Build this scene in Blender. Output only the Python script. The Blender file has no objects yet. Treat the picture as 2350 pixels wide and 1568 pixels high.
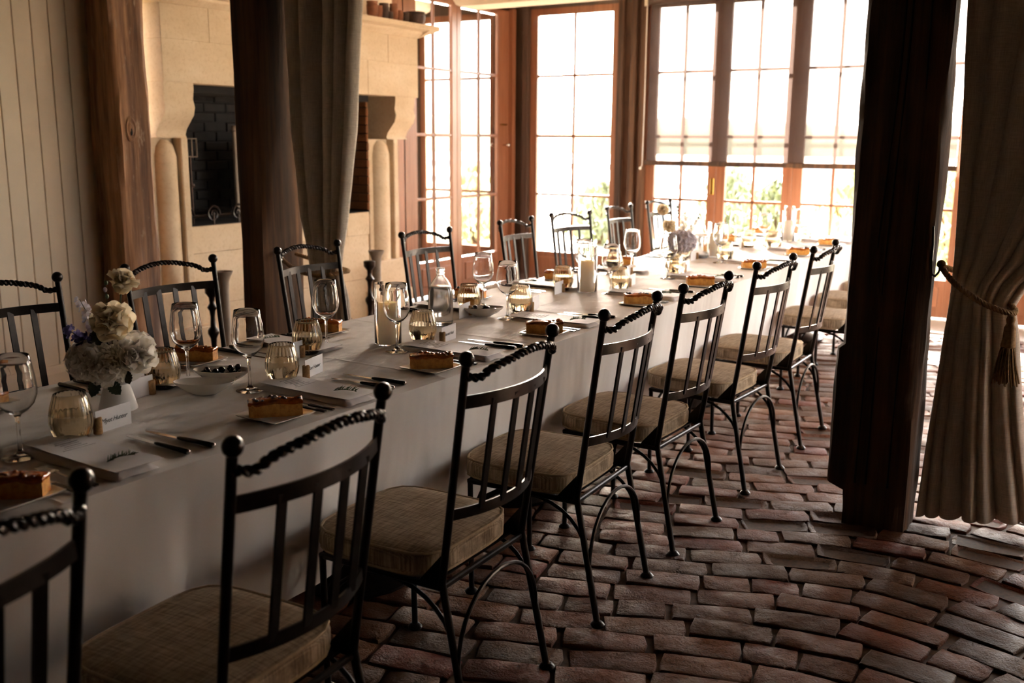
import bpy, bmesh, math, random
from mathutils import Vector, Matrix, noise
random.seed(11)
R = math.radians
PI = math.pi
col = bpy.context.scene.collection
sc = bpy.context.scene

# ------------------------------------------------------------------ camera, world, sun, exposure
CAM_PITCH, CAM_YAW, CAM_ROLL, CAM_F = R(11.4906), R(32.3355), R(0.4220), 2273.15
cam = bpy.data.cameras.new('camera')
cam.sensor_width = 36.0
cam.lens = CAM_F * 36.0 / 2350.0
cam.clip_start, cam.clip_end = 0.05, 6000
cam.dof.use_dof = True
cam.dof.focus_distance = 3.25
cam.dof.aperture_fstop = 3.2
cam_o = bpy.data.objects.new('camera', cam)
col.objects.link(cam_o)
cam_o.matrix_world = (Matrix.Translation((0, 0, 1.5)) @ Matrix.Rotation(CAM_YAW, 4, 'Z')
                      @ Matrix.Rotation(PI/2 - CAM_PITCH, 4, 'X') @ Matrix.Rotation(CAM_ROLL, 4, 'Z'))
sc.camera = cam_o

SUN_AZ, SUN_EL = R(33), R(25)      # azimuth to the left of +Y
world = bpy.data.worlds.new('sky'); sc.world = world; world.use_nodes = True
nt = world.node_tree
sky = nt.nodes.new('ShaderNodeTexSky'); sky.sky_type = 'NISHITA'
sky.sun_disc = False
sky.sun_elevation = SUN_EL; sky.sun_rotation = -SUN_AZ
sky.air_density = 1.0; sky.dust_density = 2.0; sky.ozone_density = 1.0
bgn = nt.nodes['Background']
hsv = nt.nodes.new('ShaderNodeHueSaturation'); hsv.inputs['Saturation'].default_value = 0.45
nt.links.new(sky.outputs[0], hsv.inputs['Color']); wm = nt.nodes.new('ShaderNodeMix'); wm.data_type = 'RGBA'; wm.blend_type = 'MULTIPLY'; wm.inputs[0].default_value = 1.0; wm.inputs[7].default_value = (1.0, .93, .86, 1)
nt.links.new(hsv.outputs[0], wm.inputs[6]); nt.links.new(wm.outputs[2], bgn.inputs[0])
bgn.inputs[1].default_value = 1.7

sun = bpy.data.lights.new('sun_offscreen', 'SUN'); sun.energy = 60.0; sun.angle = R(1.2); sun.color = (1, .9, .76)
sun_o = bpy.data.objects.new('sun_offscreen', sun); col.objects.link(sun_o)
sd = Vector((-math.sin(SUN_AZ)*math.cos(SUN_EL), math.cos(SUN_AZ)*math.cos(SUN_EL), math.sin(SUN_EL)))
sun_o.rotation_euler = sd.to_track_quat('Z', 'Y').to_euler()
sun_o.location = (-8, 14, 9)

vs = sc.view_settings
vs.view_transform = 'Standard'; vs.look = 'None'; vs.gamma = 1.0; vs.exposure = 1.62
vs.use_curve_mapping = False
cy = sc.cycles
cy.use_denoising = True
cy.max_bounces = 10; cy.diffuse_bounces = 5; cy.glossy_bounces = 4; cy.transmission_bounces = 8; cy.transparent_max_bounces = 16
cy.sample_clamp_indirect = 6.0
cy.use_adaptive_sampling = True; cy.adaptive_threshold = 0.03

# ------------------------------------------------------------------ materials
def lin(c):
    f = lambda v: v/12.92 if v <= .04045 else ((v+.055)/1.055)**2.4
    return tuple(f(x/255.0) for x in c) + (1,)
class NT:
    def __init__(s, name):
        s.m = bpy.data.materials.new(name); s.m.use_nodes = True
        s.t = s.m.node_tree; s.b = s.t.nodes['Principled BSDF']; s.out = s.t.nodes['Material Output']
    def n(s, typ, **kw):
        x = s.t.nodes.new(typ)
        for k, v in kw.items():
            if hasattr(x, k): setattr(x, k, v)
            else: x.inputs[k.replace('_', ' ')].default_value = v
        return x
    def l(s, a, b): s.t.links.new(a, b)
    def ramp(s, fac, stops):
        r = s.n('ShaderNodeValToRGB'); e = r.color_ramp.elements
        while len(e) < len(stops): e.new(.5)
        for i, (p, c) in enumerate(stops): e[i].position = p; e[i].color = c
        s.l(fac, r.inputs[0]); return r.outputs[0]
    def coord(s, scale=(1, 1, 1), which='Object'):
        tc = s.n('ShaderNodeTexCoord'); mp = s.n('ShaderNodeMapping'); mp.inputs['Scale'].default_value = scale
        s.l(tc.outputs[which], mp.inputs[0]); return mp.outputs[0]
    def noise(s, vec, scale, detail=5, rough=.6):
        x = s.n('ShaderNodeTexNoise'); x.inputs['Scale'].default_value = scale; x.inputs['Detail'].default_value = detail
        x.inputs['Roughness'].default_value = rough
        if vec is not None: s.l(vec, x.inputs['Vector'])
        return x.outputs['Fac']
    def mix(s, fac, a, b, mode='MIX'):
        x = s.n('ShaderNodeMix'); x.data_type = 'RGBA'; x.blend_type = mode
        for sock, v in ((x.inputs[0], fac), (x.inputs[6], a), (x.inputs[7], b)):
            if hasattr(v, 'links') or hasattr(v, 'is_linked'): s.l(v, sock)
            else: sock.default_value = v
        return x.outputs[2]
    def bump(s, h, strength=.3, dist=.01):
        b = s.n('ShaderNodeBump'); b.inputs['Strength'].default_value = strength; b.inputs['Distance'].default_value = dist
        s.l(h, b.inputs['Height']); s.l(b.outputs[0], s.b.inputs['Normal'])
    def set(s, **kw):
        for k, v in kw.items(): s.b.inputs[k.replace('_', ' ')].default_value = v
        return s
def plain(name, rgb, rough=.6, metal=0, var=.12, scale=8, spec=.5):
    k = NT(name); v = k.noise(k.coord(), scale)
    c = lin(rgb); d = tuple(x*(1-var*2) for x in c[:3])+(1,); e = tuple(min(1, x*(1+var)) for x in c[:3])+(1,)
    k.l(k.ramp(v, [(.3, d), (.7, e)]), k.b.inputs['Base Color'])
    k.set(Roughness=rough, Metallic=metal, Specular_IOR_Level=spec); return k.m
def wood(name, dark, light, scale=(1, 1, .06), freq=30, rough=.5, bump=.25, pale=None, axis_noise=3.0):
    k = NT(name); v = k.coord(scale)
    n1 = k.noise(v, freq, 8, .65); n2 = k.noise(v, axis_noise, 3)
    m = k.n('ShaderNodeMath', operation='ADD'); k.l(n1, m.inputs[0]); k.l(n2, m.inputs[1])
    hf = k.n('ShaderNodeMath', operation='MULTIPLY'); hf.inputs[1].default_value = .5; k.l(m.outputs[0], hf.inputs[0])
    c = k.ramp(hf.outputs[0], [(.38, lin(dark)), (.50, lin(tuple((a+b)/2 for a, b in zip(dark, light)))), (.62, lin(light))])
    if pale:
        p = k.noise(k.coord((1, 1, .25)), 22, 4, .7)
        c = k.mix(k.ramp(p, [(.60, (0, 0, 0, 1)), (.72, (1, 1, 1, 1))]), c, lin(pale))
    k.l(c, k.b.inputs['Base Color']); k.set(Roughness=rough); k.bump(n1, bump, .01); return k.m
def thinglass(name, tint=(1, 1, 1, 1), refl=.06):
    k = NT(name); t = k.n('ShaderNodeBsdfTransparent'); t.inputs[0].default_value = tint
    g = k.n('ShaderNodeBsdfGlossy'); g.inputs['Roughness'].default_value = .02
    f = k.n('ShaderNodeFresnel'); f.inputs['IOR'].default_value = 1.45
    x = k.n('ShaderNodeMixShader'); k.l(f.outputs[0], x.inputs[0]); k.l(t.outputs[0], x.inputs[1]); k.l(g.outputs[0], x.inputs[2])
    k.l(x.outputs[0], k.out.inputs[0]); k.t.nodes.remove(k.b); return k.m
def glass(name, tint, ior=1.45, rough=0.0):
    k = NT(name); k.set(Base_Color=tint, Roughness=rough, IOR=ior, Transmission_Weight=1.0); return k.m
MAT = {}
MAT['iron'] = plain('wrought iron', (38, 32, 29), .3, .75, .2, 40)
def _fabric(name, a, b, f=520, rough=.9, weave=.35):
    k = NT(name); v = k.coord()
    w1 = k.n('ShaderNodeTexWave', wave_type='BANDS', bands_direction='X'); w1.inputs['Scale'].default_value = f/3; w1.inputs['Distortion'].default_value = 2.5
    w1.inputs['Detail'].default_value = 2
    w2 = k.n('ShaderNodeTexWave', wave_type='BANDS', bands_direction='Y'); w2.inputs['Scale'].default_value = f/3; w2.inputs['Distortion'].default_value = 2.5
    w2.inputs['Detail'].default_value = 2
    k.l(v, w1.inputs[0]); k.l(v, w2.inputs[0])
    sx = k.noise(k.coord((6, 90, 6)), 2.2, 4); sy = k.noise(k.coord((90, 6, 6)), 2.2, 4)
    m = k.n('ShaderNodeMath', operation='ADD'); k.l(sx, m.inputs[0]); k.l(sy, m.inputs[1])
    hf = k.n('ShaderNodeMath', operation='MULTIPLY'); hf.inputs[1].default_value = .5; k.l(m.outputs[0], hf.inputs[0])
    c = k.ramp(hf.outputs[0], [(.40, lin(a)), (.60, lin(b))])
    mm = k.n('ShaderNodeMath', operation='MULTIPLY'); k.l(w1.outputs['Fac'], mm.inputs[0]); k.l(w2.outputs['Fac'], mm.inputs[1])
    c2 = k.mix(weave, c, mm.outputs[0], 'OVERLAY')
    k.l(c2, k.b.inputs['Base Color']); k.set(Roughness=rough, Specular_IOR_Level=.15); k.bump(mm.outputs[0], .25, .002); return k.m
MAT['cushion'] = _fabric('woven cushion linen', (136, 116, 94), (198, 176, 148))
MAT['piping'] = plain('cushion piping', (176, 154, 126), .9, 0, .1, 60, .1)
def _curtain(name, a, b):
    k = NT(name); n1 = k.noise(k.coord((40, 40, 3)), 6, 5); n2 = k.noise(k.coord((3, 3, 60)), 6, 4)
    m = k.n('ShaderNodeMath', operation='ADD'); k.l(n1, m.inputs[0]); k.l(n2, m.inputs[1])
    hf = k.n('ShaderNodeMath', operation='MULTIPLY'); hf.inputs[1].default_value = .5; k.l(m.outputs[0], hf.inputs[0])
    c = k.ramp(hf.outputs[0], [(.4, lin(a)), (.6, lin(b))]); k.l(c, k.b.inputs['Base Color'])
    k.set(Roughness=.85, Specular_IOR_Level=.15, Sheen_Weight=.15); k.bump(m.outputs[0], .12, .003)
    tr = k.n('ShaderNodeBsdfTranslucent'); k.l(c, tr.inputs[0]); x = k.n('ShaderNodeMixShader'); x.inputs[0].default_value = .13
    k.l(k.b.outputs[0], x.inputs[1]); k.l(tr.outputs[0], x.inputs[2]); k.l(x.outputs[0], k.out.inputs[0]); return k.m
MAT['curtain'] = _curtain('curtain linen', (172, 160, 146), (202, 190, 175))
def _cloth():
    k = NT('white tablecloth'); v = k.coord((1, 1, 1)); n1 = k.noise(k.coord((7, 3.0, .8)), 2.3, 2, .5); n2 = k.noise(v, 420, 2)
    c = k.ramp(n1, [(.2, lin((228, 222, 216))), (.8, lin((240, 235, 230)))]); k.l(c, k.b.inputs['Base Color'])
    m = k.n('ShaderNodeMath', operation='MULTIPLY_ADD'); m.inputs[1].default_value = .02; k.l(n2, m.inputs[0]); k.l(n1, m.inputs[2])
    k.set(Roughness=.75, Specular_IOR_Level=.25); k.bump(m.outputs[0], .6, .02)
    tr = k.n('ShaderNodeBsdfTranslucent'); tr.inputs[0].default_value = lin((225, 218, 210)); x = k.n('ShaderNodeMixShader'); x.inputs[0].default_value = .12
    k.l(k.b.outputs[0], x.inputs[1]); k.l(tr.outputs[0], x.inputs[2]); k.l(x.outputs[0], k.out.inputs[0]); return k.m
MAT['cloth'] = _cloth()
MAT['napkin'] = plain('napkin linen', (222, 214, 212), .85, 0, .05, 30, .2)
MAT['paper'] = plain('white card', (236, 232, 232), .7, 0, .02, 12, .3)
MAT['ink'] = plain('black ink', (30, 28, 34), .6)
MAT['ink_pale'] = plain('grey print', (120, 116, 120), .7)
MAT['cork'] = plain('wine cork', (176, 138, 96), .85, 0, .2, 160, .2)
def _brick(name, cols, rough0=.36, rough1=.8):
    k = NT(name); oi = k.n('ShaderNodeObjectInfo'); ge = k.n('ShaderNodeNewGeometry')
    a = k.n('ShaderNodeMath', operation='ADD'); k.l(oi.outputs['Random'], a.inputs[0]); k.l(ge.outputs['Random Per Island'], a.inputs[1])
    fr = k.n('ShaderNodeMath', operation='FRACT'); k.l(a.outputs[0], fr.inputs[0])
    base = k.ramp(fr.outputs[0], [(i/(len(cols)-1), lin(c)) for i, c in enumerate(cols)])
    pos = ge.outputs['Position']
    n1 = k.noise(pos, 22, 7, .7); n2 = k.noise(pos, 130, 5, .6); n3 = k.noise(pos, 9, 4)
    c = k.mix(k.ramp(n1, [(.54, (0, 0, 0, 1)), (.8, (.4, .4, .4, 1))]), base, lin((108, 80, 54)))
    c = k.mix(k.ramp(n2, [(.32, (.75, .75, .75, 1)), (.42, (0, 0, 0, 1))]), c, lin((40, 26, 18)))
    k.l(c, k.b.inputs['Base Color'])
    k.l(k.ramp(n3, [(.3, (rough0,)*3+(1,)), (.7, (rough1,)*3+(1,))]), k.b.inputs['Roughness'])
    m = k.n('ShaderNodeMath', operation='MULTIPLY_ADD'); m.inputs[1].default_value = .35; k.l(n2, m.inputs[0]); k.l(n1, m.inputs[2])
    k.bump(m.outputs[0], .7, .02); k.set(Specular_IOR_Level=.25); return k.m
MAT['brick'] = _brick('floor brick', [(80, 47, 26), (104, 58, 29), (112, 72, 41), (102, 41, 20), (94, 63, 37), (82, 51, 29), (114, 60, 28), (74, 48, 30), (88, 57, 34)])
MAT['firebrick'] = _brick('fire brick', [(112, 70, 42), (134, 86, 52), (90, 58, 36)], .6, .9)
MAT['mortar'] = plain('floor mortar', (82, 60, 41), .8, 0, .25, 60)
MAT['soot'] = plain('sooty masonry', (20, 16, 14), .9, 0, .3, 14)
def _floorfar():
    k = NT('brick floor beyond'); b = k.n('ShaderNodeTexBrick'); b.inputs['Scale'].default_value = 4.4
    b.inputs['Color1'].default_value = lin((112, 66, 45)); b.inputs['Color2'].default_value = lin((126, 84, 60)); b.inputs['Mortar'].default_value = lin((70, 55, 44))
    k.l(k.coord(), b.inputs[0]); k.l(b.outputs[0], k.b.inputs['Base Color']); k.set(Roughness=.6); return k.m
MAT['floor_far'] = _floorfar()
MAT['post'] = wood('dark hewn timber', (34, 22, 14), (104, 72, 46), (1, 1, .04), 34, .92, .5)
MAT['oldpost'] = wood('weathered timber', (82, 50, 30), (200, 150, 106), (1, 1, .05), 26, .7, .6, (176, 150, 124))
MAT['joinery'] = wood('red brown joinery', (120, 76, 52), (154, 104, 76), (1, 1, .05), 40, .32, .08)
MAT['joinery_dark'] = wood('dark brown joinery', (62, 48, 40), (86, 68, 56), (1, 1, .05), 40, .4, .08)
def _stone():
    k = NT('cream limestone'); n1 = k.noise(k.coord((1, 1, 2)), 2.2, 6, .6); n2 = k.noise(k.coord(), 40, 5)
    c = k.ramp(n1, [(.25, lin((184, 162, 132))), (.55, lin((202, 181, 152))), (.8, lin((214, 196, 170)))])
    k.l(k.mix(k.ramp(n2, [(.3, (.3, .3, .3, 1)), (.5, (0, 0, 0, 1))]), c, lin((160, 128, 92))), k.b.inputs['Base Color']); k.set(Roughness=.75); k.bump(n2, .15, .006); return k.m
MAT['stone'] = _stone()
MAT['shiplap'] = plain('cream painted boards', (234, 212, 182), .5, 0, .04, 3)
MAT['plaster'] = plain('cream plaster', (222, 206, 184), .85, 0, .05, 3)
MAT['wallfill'] = plain('timber lining', (92, 68, 52), .6, 0, .15, 5)
MAT['dimming_boards'] = plain('dark room-dimming boards', (60, 46, 36), .7, 0, .15, 6)  # unseen walls and ceiling, coloured dark to dim the near room
MAT['pane'] = thinglass('window glass')
MAT['glass'] = glass('clear glass', (1, 1, 1, 1), 1.45)
MAT['misted'] = glass('misted clear glass', (1, 1, 1, 1), 1.45, .1)
MAT['amber'] = glass('amber tinted glass', (.955, .85, .68, 1), 1.45)
MAT['water'] = glass('water', (1, 1, 1, 1), 1.33)
MAT['steel'] = plain('polished steel', (196, 190, 184), .16, 1.0, .03, 20)
MAT['handle'] = plain('dark cutlery handle', (46, 40, 36), .25, .6, .1, 40)
MAT['china'] = plain('white glazed china', (232, 226, 216), .12, 0, .02, 6)
MAT['vase'] = plain('matt white ceramic', (232, 228, 224), .55, 0, .03, 6)
MAT['goldvase'] = glass('gold smoked glass', (.97, .91, .80, 1), 1.45)
MAT['wax'] = None
def _wax():
    k = NT('ivory candle wax'); k.set(Base_Color=lin((242, 232, 216)), Roughness=.5, Subsurface_Weight=.5, Subsurface_Scale=.03); k.b.inputs['Subsurface Radius'].default_value = (1, .7, .45)
    tr = k.n('ShaderNodeBsdfTranslucent'); tr.inputs[0].default_value = lin((246, 238, 226)); x = k.n('ShaderNodeMixShader'); x.inputs[0].default_value = .5; k.l(k.b.outputs[0], x.inputs[1]); k.l(tr.outputs[0], x.inputs[2]); k.l(x.outputs[0], k.out.inputs[0]); return k.m
MAT['wax'] = _wax()
def _flame():
    k = NT('candle flame'); e = k.n('ShaderNodeEmission'); e.inputs[0].default_value = (1, .62, .22, 1); e.inputs[1].default_value = 14; k.l(e.outputs[0], k.out.inputs[0]); k.t.nodes.remove(k.b); return k.m
MAT['flame'] = _flame()
def _cake():
    k = NT('golden cake'); n = k.noise(k.coord(), 60, 6, .7); z = k.noise(k.coord(), 8, 3)
    c = k.ramp(n, [(.3, lin((196, 120, 44))), (.6, lin((238, 176, 84)))]); k.l(c, k.b.inputs['Base Color']); k.set(Roughness=.7); k.bump(n, .5, .006); return k.m
MAT['cake'] = _cake()
MAT['glaze'] = plain('caramel glaze', (186, 96, 30), .2, 0, .35, 60)
MAT['crumb'] = plain('chocolate crumb', (52, 30, 20), .5, 0, .3, 90)
MAT['olive'] = plain('dark olive', (36, 22, 24), .22, 0, .3, 40)
MAT['leaf'] = plain('leaf green', (58, 70, 44), .5, 0, .25, 30)
MAT['rosemary'] = plain('rosemary green', (92, 108, 76), .6, 0, .25, 60)
def _petal(name, c, cw=.4):
    k = NT(name); k.set(Base_Color=lin(c), Roughness=.6, Specular_IOR_Level=.2)
    tr = k.n('ShaderNodeBsdfTranslucent'); tr.inputs[0].default_value = lin(c); x = k.n('ShaderNodeMixShader'); x.inputs[0].default_value = cw
    k.l(k.b.outputs[0], x.inputs[1]); k.l(tr.outputs[0], x.inputs[2]); k.l(x.outputs[0], k.out.inputs[0]); return k.m
MAT['petal'] = _petal('white petal', (238, 232, 222)); MAT['petal_cream'] = _petal('cream petal', (240, 226, 198)); MAT['petal_blue'] = _petal('violet blue petal', (112, 106, 150))
MAT['petal_lilac'] = _petal('pale lilac petal', (206, 198, 204))
MAT['terracotta'] = plain('old terracotta', (134, 84, 56), .85, 0, .25, 14)
MAT['rust'] = plain('rusted iron pot', (76, 56, 46), .7, .2, .3, 20)
MAT['zinc'] = plain('grey painted metal', (120, 106, 92), .6, .2, .12, 14)
MAT['brass'] = plain('brass', (206, 160, 84), .25, 1, .05, 30)
MAT['rope'] = plain('tan rope', (160, 130, 96), .9, 0, .25, 90, .1)
def _blind():
    k = NT('screen blind fabric'); t = k.n('ShaderNodeBsdfTransparent'); t.inputs[0].default_value = (.5, .5, .51, 1)
    d = k.n('ShaderNodeBsdfDiffuse'); d.inputs[0].default_value = lin((92, 78, 72)); tl = k.n('ShaderNodeBsdfTranslucent'); tl.inputs[0].default_value = lin((72, 62, 58))
    a = k.n('ShaderNodeAddShader'); k.l(d.outputs[0], a.inputs[0]); k.l(tl.outputs[0], a.inputs[1])
    x = k.n('ShaderNodeMixShader'); x.inputs[0].default_value = .45; k.l(t.outputs[0], x.inputs[1]); k.l(a.outputs[0], x.inputs[2]); k.l(x.outputs[0], k.out.inputs[0]); k.t.nodes.remove(k.b); return k.m
MAT['blind'] = _blind()
MAT['ground'] = plain('pale gravel garden', (150, 146, 124), .9, 0, .15, .6)
MAT['lawn'] = plain('garden lawn', (104, 118, 74), .9, 0, .2, 2)
MAT['shrub'] = plain('garden foliage', (128, 138, 104), .6, 0, .3, 6)
MAT['shrub2'] = plain('pale garden foliage', (176, 180, 136), .6, 0, .3, 6)
MAT['hill'] = plain('dry grass hills', (150, 150, 116), 1.0, 0, .05, .004)
MAT['fence'] = plain('weathered fence', (126, 132, 142), .8, 0, .1, 3)
MAT['silver'] = plain('grey stone threshold', (168, 154, 140), .5, 0, .12, 4)

# ------------------------------------------------------------------ mesh helpers
class MB:
    def __init__(s): s.v = []; s.f = []
    def add(s, vs_, fs_):
        o = len(s.v); s.v += [tuple(p) for p in vs_]; s.f += [tuple(i+o for i in f) for f in fs_]; return s
    def box(s, x0, x1, y0, y1, z0, z1):
        return s.add([(x0, y0, z0), (x1, y0, z0), (x1, y1, z0), (x0, y1, z0), (x0, y0, z1), (x1, y0, z1), (x1, y1, z1), (x0, y1, z1)],
                     [(3, 2, 1, 0), (4, 5, 6, 7), (0, 1, 5, 4), (1, 2, 6, 5), (2, 3, 7, 6), (3, 0, 4, 7)])
    def cbox(s, x0, x1, y0, y1, z0, z1, b=.004):
        # box with chamfered edges
        vs_, idx = [], {}
        for xi, X in ((0, x0), (1, x1)):
            for yi, Y in ((0, y0), (1, y1)):
                for zi, Z in ((0, z0), (1, z1)):
                    sx, sy, sz = (b if xi == 0 else -b), (b if yi == 0 else -b), (b if zi == 0 else -b)
                    for ax, p in enumerate(((X, Y+sy, Z+sz), (X+sx, Y, Z+sz), (X+sx, Y+sy, Z))):
                        idx[(xi, yi, zi, ax)] = len(vs_); vs_.append(p)
        I = lambda x, y, z, a: idx[(x, y, z, a)]
        fs_ = []
        for d in (0, 1):
            fs_.append([I(d, 0, 0, 0), I(d, 1, 0, 0), I(d, 1, 1, 0), I(d, 0, 1, 0)])
            fs_.append([I(0, d, 0, 1), I(1, d, 0, 1), I(1, d, 1, 1), I(0, d, 1, 1)])
            fs_.append([I(0, 0, d, 2), I(1, 0, d, 2), I(1, 1, d, 2), I(0, 1, d, 2)])
        for a in (0, 1):
            for c in (0, 1):
                fs_.append([I(a, c, 0, 0), I(a, c, 1, 0), I(a, c, 1, 1), I(a, c, 0, 1)])
                fs_.append([I(a, 0, c, 0), I(a, 1, c, 0), I(a, 1, c, 2), I(a, 0, c, 2)])
                fs_.append([I(0, a, c, 1), I(1, a, c, 1), I(1, a, c, 2), I(0, a, c, 2)])
        for a in (0, 1):
            for b_ in (0, 1):
                for c in (0, 1): fs_.append([I(a, b_, c, 0), I(a, b_, c, 1), I(a, b_, c, 2)])
        return s.add(vs_, fs_)
    def tube(s, path, r, n=8, cap=True, flat=None):
        P = [Vector(p) for p in path]; N = len(P); rs = r if isinstance(r, (list, tuple)) else [r]*N
        T = []
        for i in range(N):
            t = (P[min(i+1, N-1)]-P[max(i-1, 0)]); T.append(t.normalized() if t.length > 1e-9 else Vector((0, 0, 1)))
        ref = Vector((0, 0, 1)) if abs(T[0].z) < .9 else Vector((1, 0, 0))
        u = T[0].cross(ref).normalized(); vs_ = []
        for i in range(N):
            u = (u - T[i]*u.dot(T[i])); u = u.normalized() if u.length > 1e-9 else T[i].orthogonal().normalized()
            w = T[i].cross(u)
            for k in range(n):
                a = 2*PI*k/n; vs_.append(P[i]+(u*math.cos(a)+w*math.sin(a))*rs[i])
        fs_ = [(i*n+k, i*n+(k+1) % n, (i+1)*n+(k+1) % n, (i+1)*n+k) for i in range(N-1) for k in range(n)]
        if cap: fs_ += [tuple(range(n-1, -1, -1)), tuple((N-1)*n+k for k in range(n))]
        return s.add(vs_, fs_)
    def ribbon(s, path, w, t, upv=(0, 0, 1)):
        # flat bar: path, width along upv, thickness across
        P = [Vector(p) for p in path]; N = len(P); U = Vector(upv); vs_ = []
        for i in range(N):
            T = (P[min(i+1, N-1)]-P[max(i-1, 0)]).normalized(); u = (U-T*U.dot(T)).normalized(); n = T.cross(u)
            for a, b in ((-1, -1), (1, -1), (1, 1), (-1, 1)): vs_.append(P[i]+n*(a*t/2)+u*(b*w/2))
        fs_ = [(i*4+k, i*4+(k+1) % 4, (i+1)*4+(k+1) % 4, (i+1)*4+k) for i in range(N-1) for k in range(4)]+[(3, 2, 1, 0), tuple((N-1)*4+k for k in range(4))]
        return s.add(vs_, fs_)
    def lathe(s, prof, n=24, c=(0, 0, 0), cap0=True, cap1=True, wob=None, sx=1, sy=1):
        vs_ = []
        for i, (r, z) in enumerate(prof):
            for k in range(n):
                a = 2*PI*k/n; rr = r*(1+(wob(a, z) if wob else 0)); vs_.append((c[0]+rr*math.cos(a)*sx, c[1]+rr*math.sin(a)*sy, c[2]+z))
        N = len(prof); fs_ = [(i*n+k, i*n+(k+1) % n, (i+1)*n+(k+1) % n, (i+1)*n+k) for i in range(N-1) for k in range(n)]
        if cap0: fs_.append(tuple(range(n-1, -1, -1)))
        if cap1: fs_.append(tuple((N-1)*n+k for k in range(n)))
        return s.add(vs_, fs_)
    def ball(s, c, r, n=12, m=8, sc_=(1, 1, 1)):
        pr = [(max(1e-5, r*math.sin(PI*i/m)), -r*math.cos(PI*i/m)) for i in range(m+1)]
        o = len(s.v); s.lathe(pr, n, (0, 0, 0), False, False)
        for i in range(o, len(s.v)):
            x, y, z = s.v[i]; s.v[i] = (c[0]+x*sc_[0], c[1]+y*sc_[1], c[2]+z*sc_[2])
        return s
    def prism(s, poly, axis, a, b):
        # poly in the two remaining axes, extruded along axis from a to b
        def P(p, q): return {0: (q, p[0], p[1]), 1: (p[0], q, p[1]), 2: (p[0], p[1], q)}[axis]
        n = len(poly); return s.add([P(p, a) for p in poly]+[P(p, b) for p in poly], [tuple(range(n-1, -1, -1)), tuple(range(n, 2*n))]+[(k, (k+1) % n, n+(k+1) % n, n+k) for k in range(n)])
    def grid(s, fn, nu, nv):
        return s.add([fn(u/nu, v/nv) for v in range(nv+1) for u in range(nu+1)],
                     [(v*(nu+1)+u, v*(nu+1)+u+1, (v+1)*(nu+1)+u+1, (v+1)*(nu+1)+u) for v in range(nv) for u in range(nu)])
    def xf(s, m, start=0):
        for i in range(start, len(s.v)): s.v[i] = tuple(m @ Vector(s.v[i]))
        return s
    def mesh(s, name, mat, smooth=True, angle=40):
        me = bpy.data.meshes.new(name); me.from_pydata(s.v, [], s.f); me.materials.append(MAT[mat] if isinstance(mat, str) else mat)
        bm = bmesh.new(); bm.from_mesh(me); bmesh.ops.recalc_face_normals(bm, faces=bm.faces)
        if smooth:
            for f in bm.faces: f.smooth = True
            lim = R(angle)
            for e in bm.edges:
                if len(e.link_faces) == 2 and e.calc_face_angle(0) > lim: e.smooth = False
        bm.to_mesh(me); bm.free(); return me
    def build(s, name, mat, parent=None, smooth=True, loc=None, angle=40):
        return link(name, s.mesh(name, mat, smooth, angle), parent, loc)
def link(name, me, parent=None, loc=None, rot=None, scale=None):
    o = bpy.data.objects.new(name, me); col.objects.link(o)
    if parent is not None: o.parent = parent
    if loc is not None: o.location = loc
    if rot is not None: o.rotation_euler = rot
    if scale is not None: o.scale = scale
    return o
def tag(o, label=None, cat=None, group=None, kind=None):
    if label: o['label'] = label
    if cat: o['category'] = cat
    if group: o['group'] = group
    if kind: o['kind'] = kind
    return o
def thing(name, label, cat, loc=(0, 0, 0), rz=0, group=None):
    o = bpy.data.objects.new(name, None); col.objects.link(o); o.location = loc; o.rotation_euler = (0, 0, rz); o.empty_display_size = .05
    return tag(o, label, cat, group)
KIDS = {}
def dup(root, loc, rz=0, label=None, group=None, scale=None):
    r = root.copy(); col.objects.link(r); r.location = loc; r.rotation_euler = (0, 0, rz)
    if scale: r.scale = scale
    tag(r, label, None, group)
    for ch in list(root.children):
        c = ch.copy(); col.objects.link(c); c.parent = r
        for g in list(ch.children):
            d = g.copy(); col.objects.link(d); d.parent = c
    return r
def struct(name, mb, mat, label=None, parent=None, smooth=False):
    o = mb.build(name, mat, parent, smooth)
    if parent is None: o['kind'] = 'structure'
    if label: o['label'] = label
    return o
def sempty(name, label=None):
    o = bpy.data.objects.new(name, None); col.objects.link(o); o['kind'] = 'structure'
    if label: o['label'] = label
    return o
def fbm(x, y=0, z=0): return noise.noise(Vector((x, y, z)))

ORD = ['first', 'second', 'third', 'fourth', 'fifth', 'sixth', 'seventh', 'eighth', 'ninth', 'tenth']
TT = 0.752                       # top of the dressed table
XA, XB = -2.79, -1.83            # table edges: fireplace side, aisle side
YF, XL = 9.1, -5.75              # far wall, left wall planes
ZC = 2.98

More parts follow.
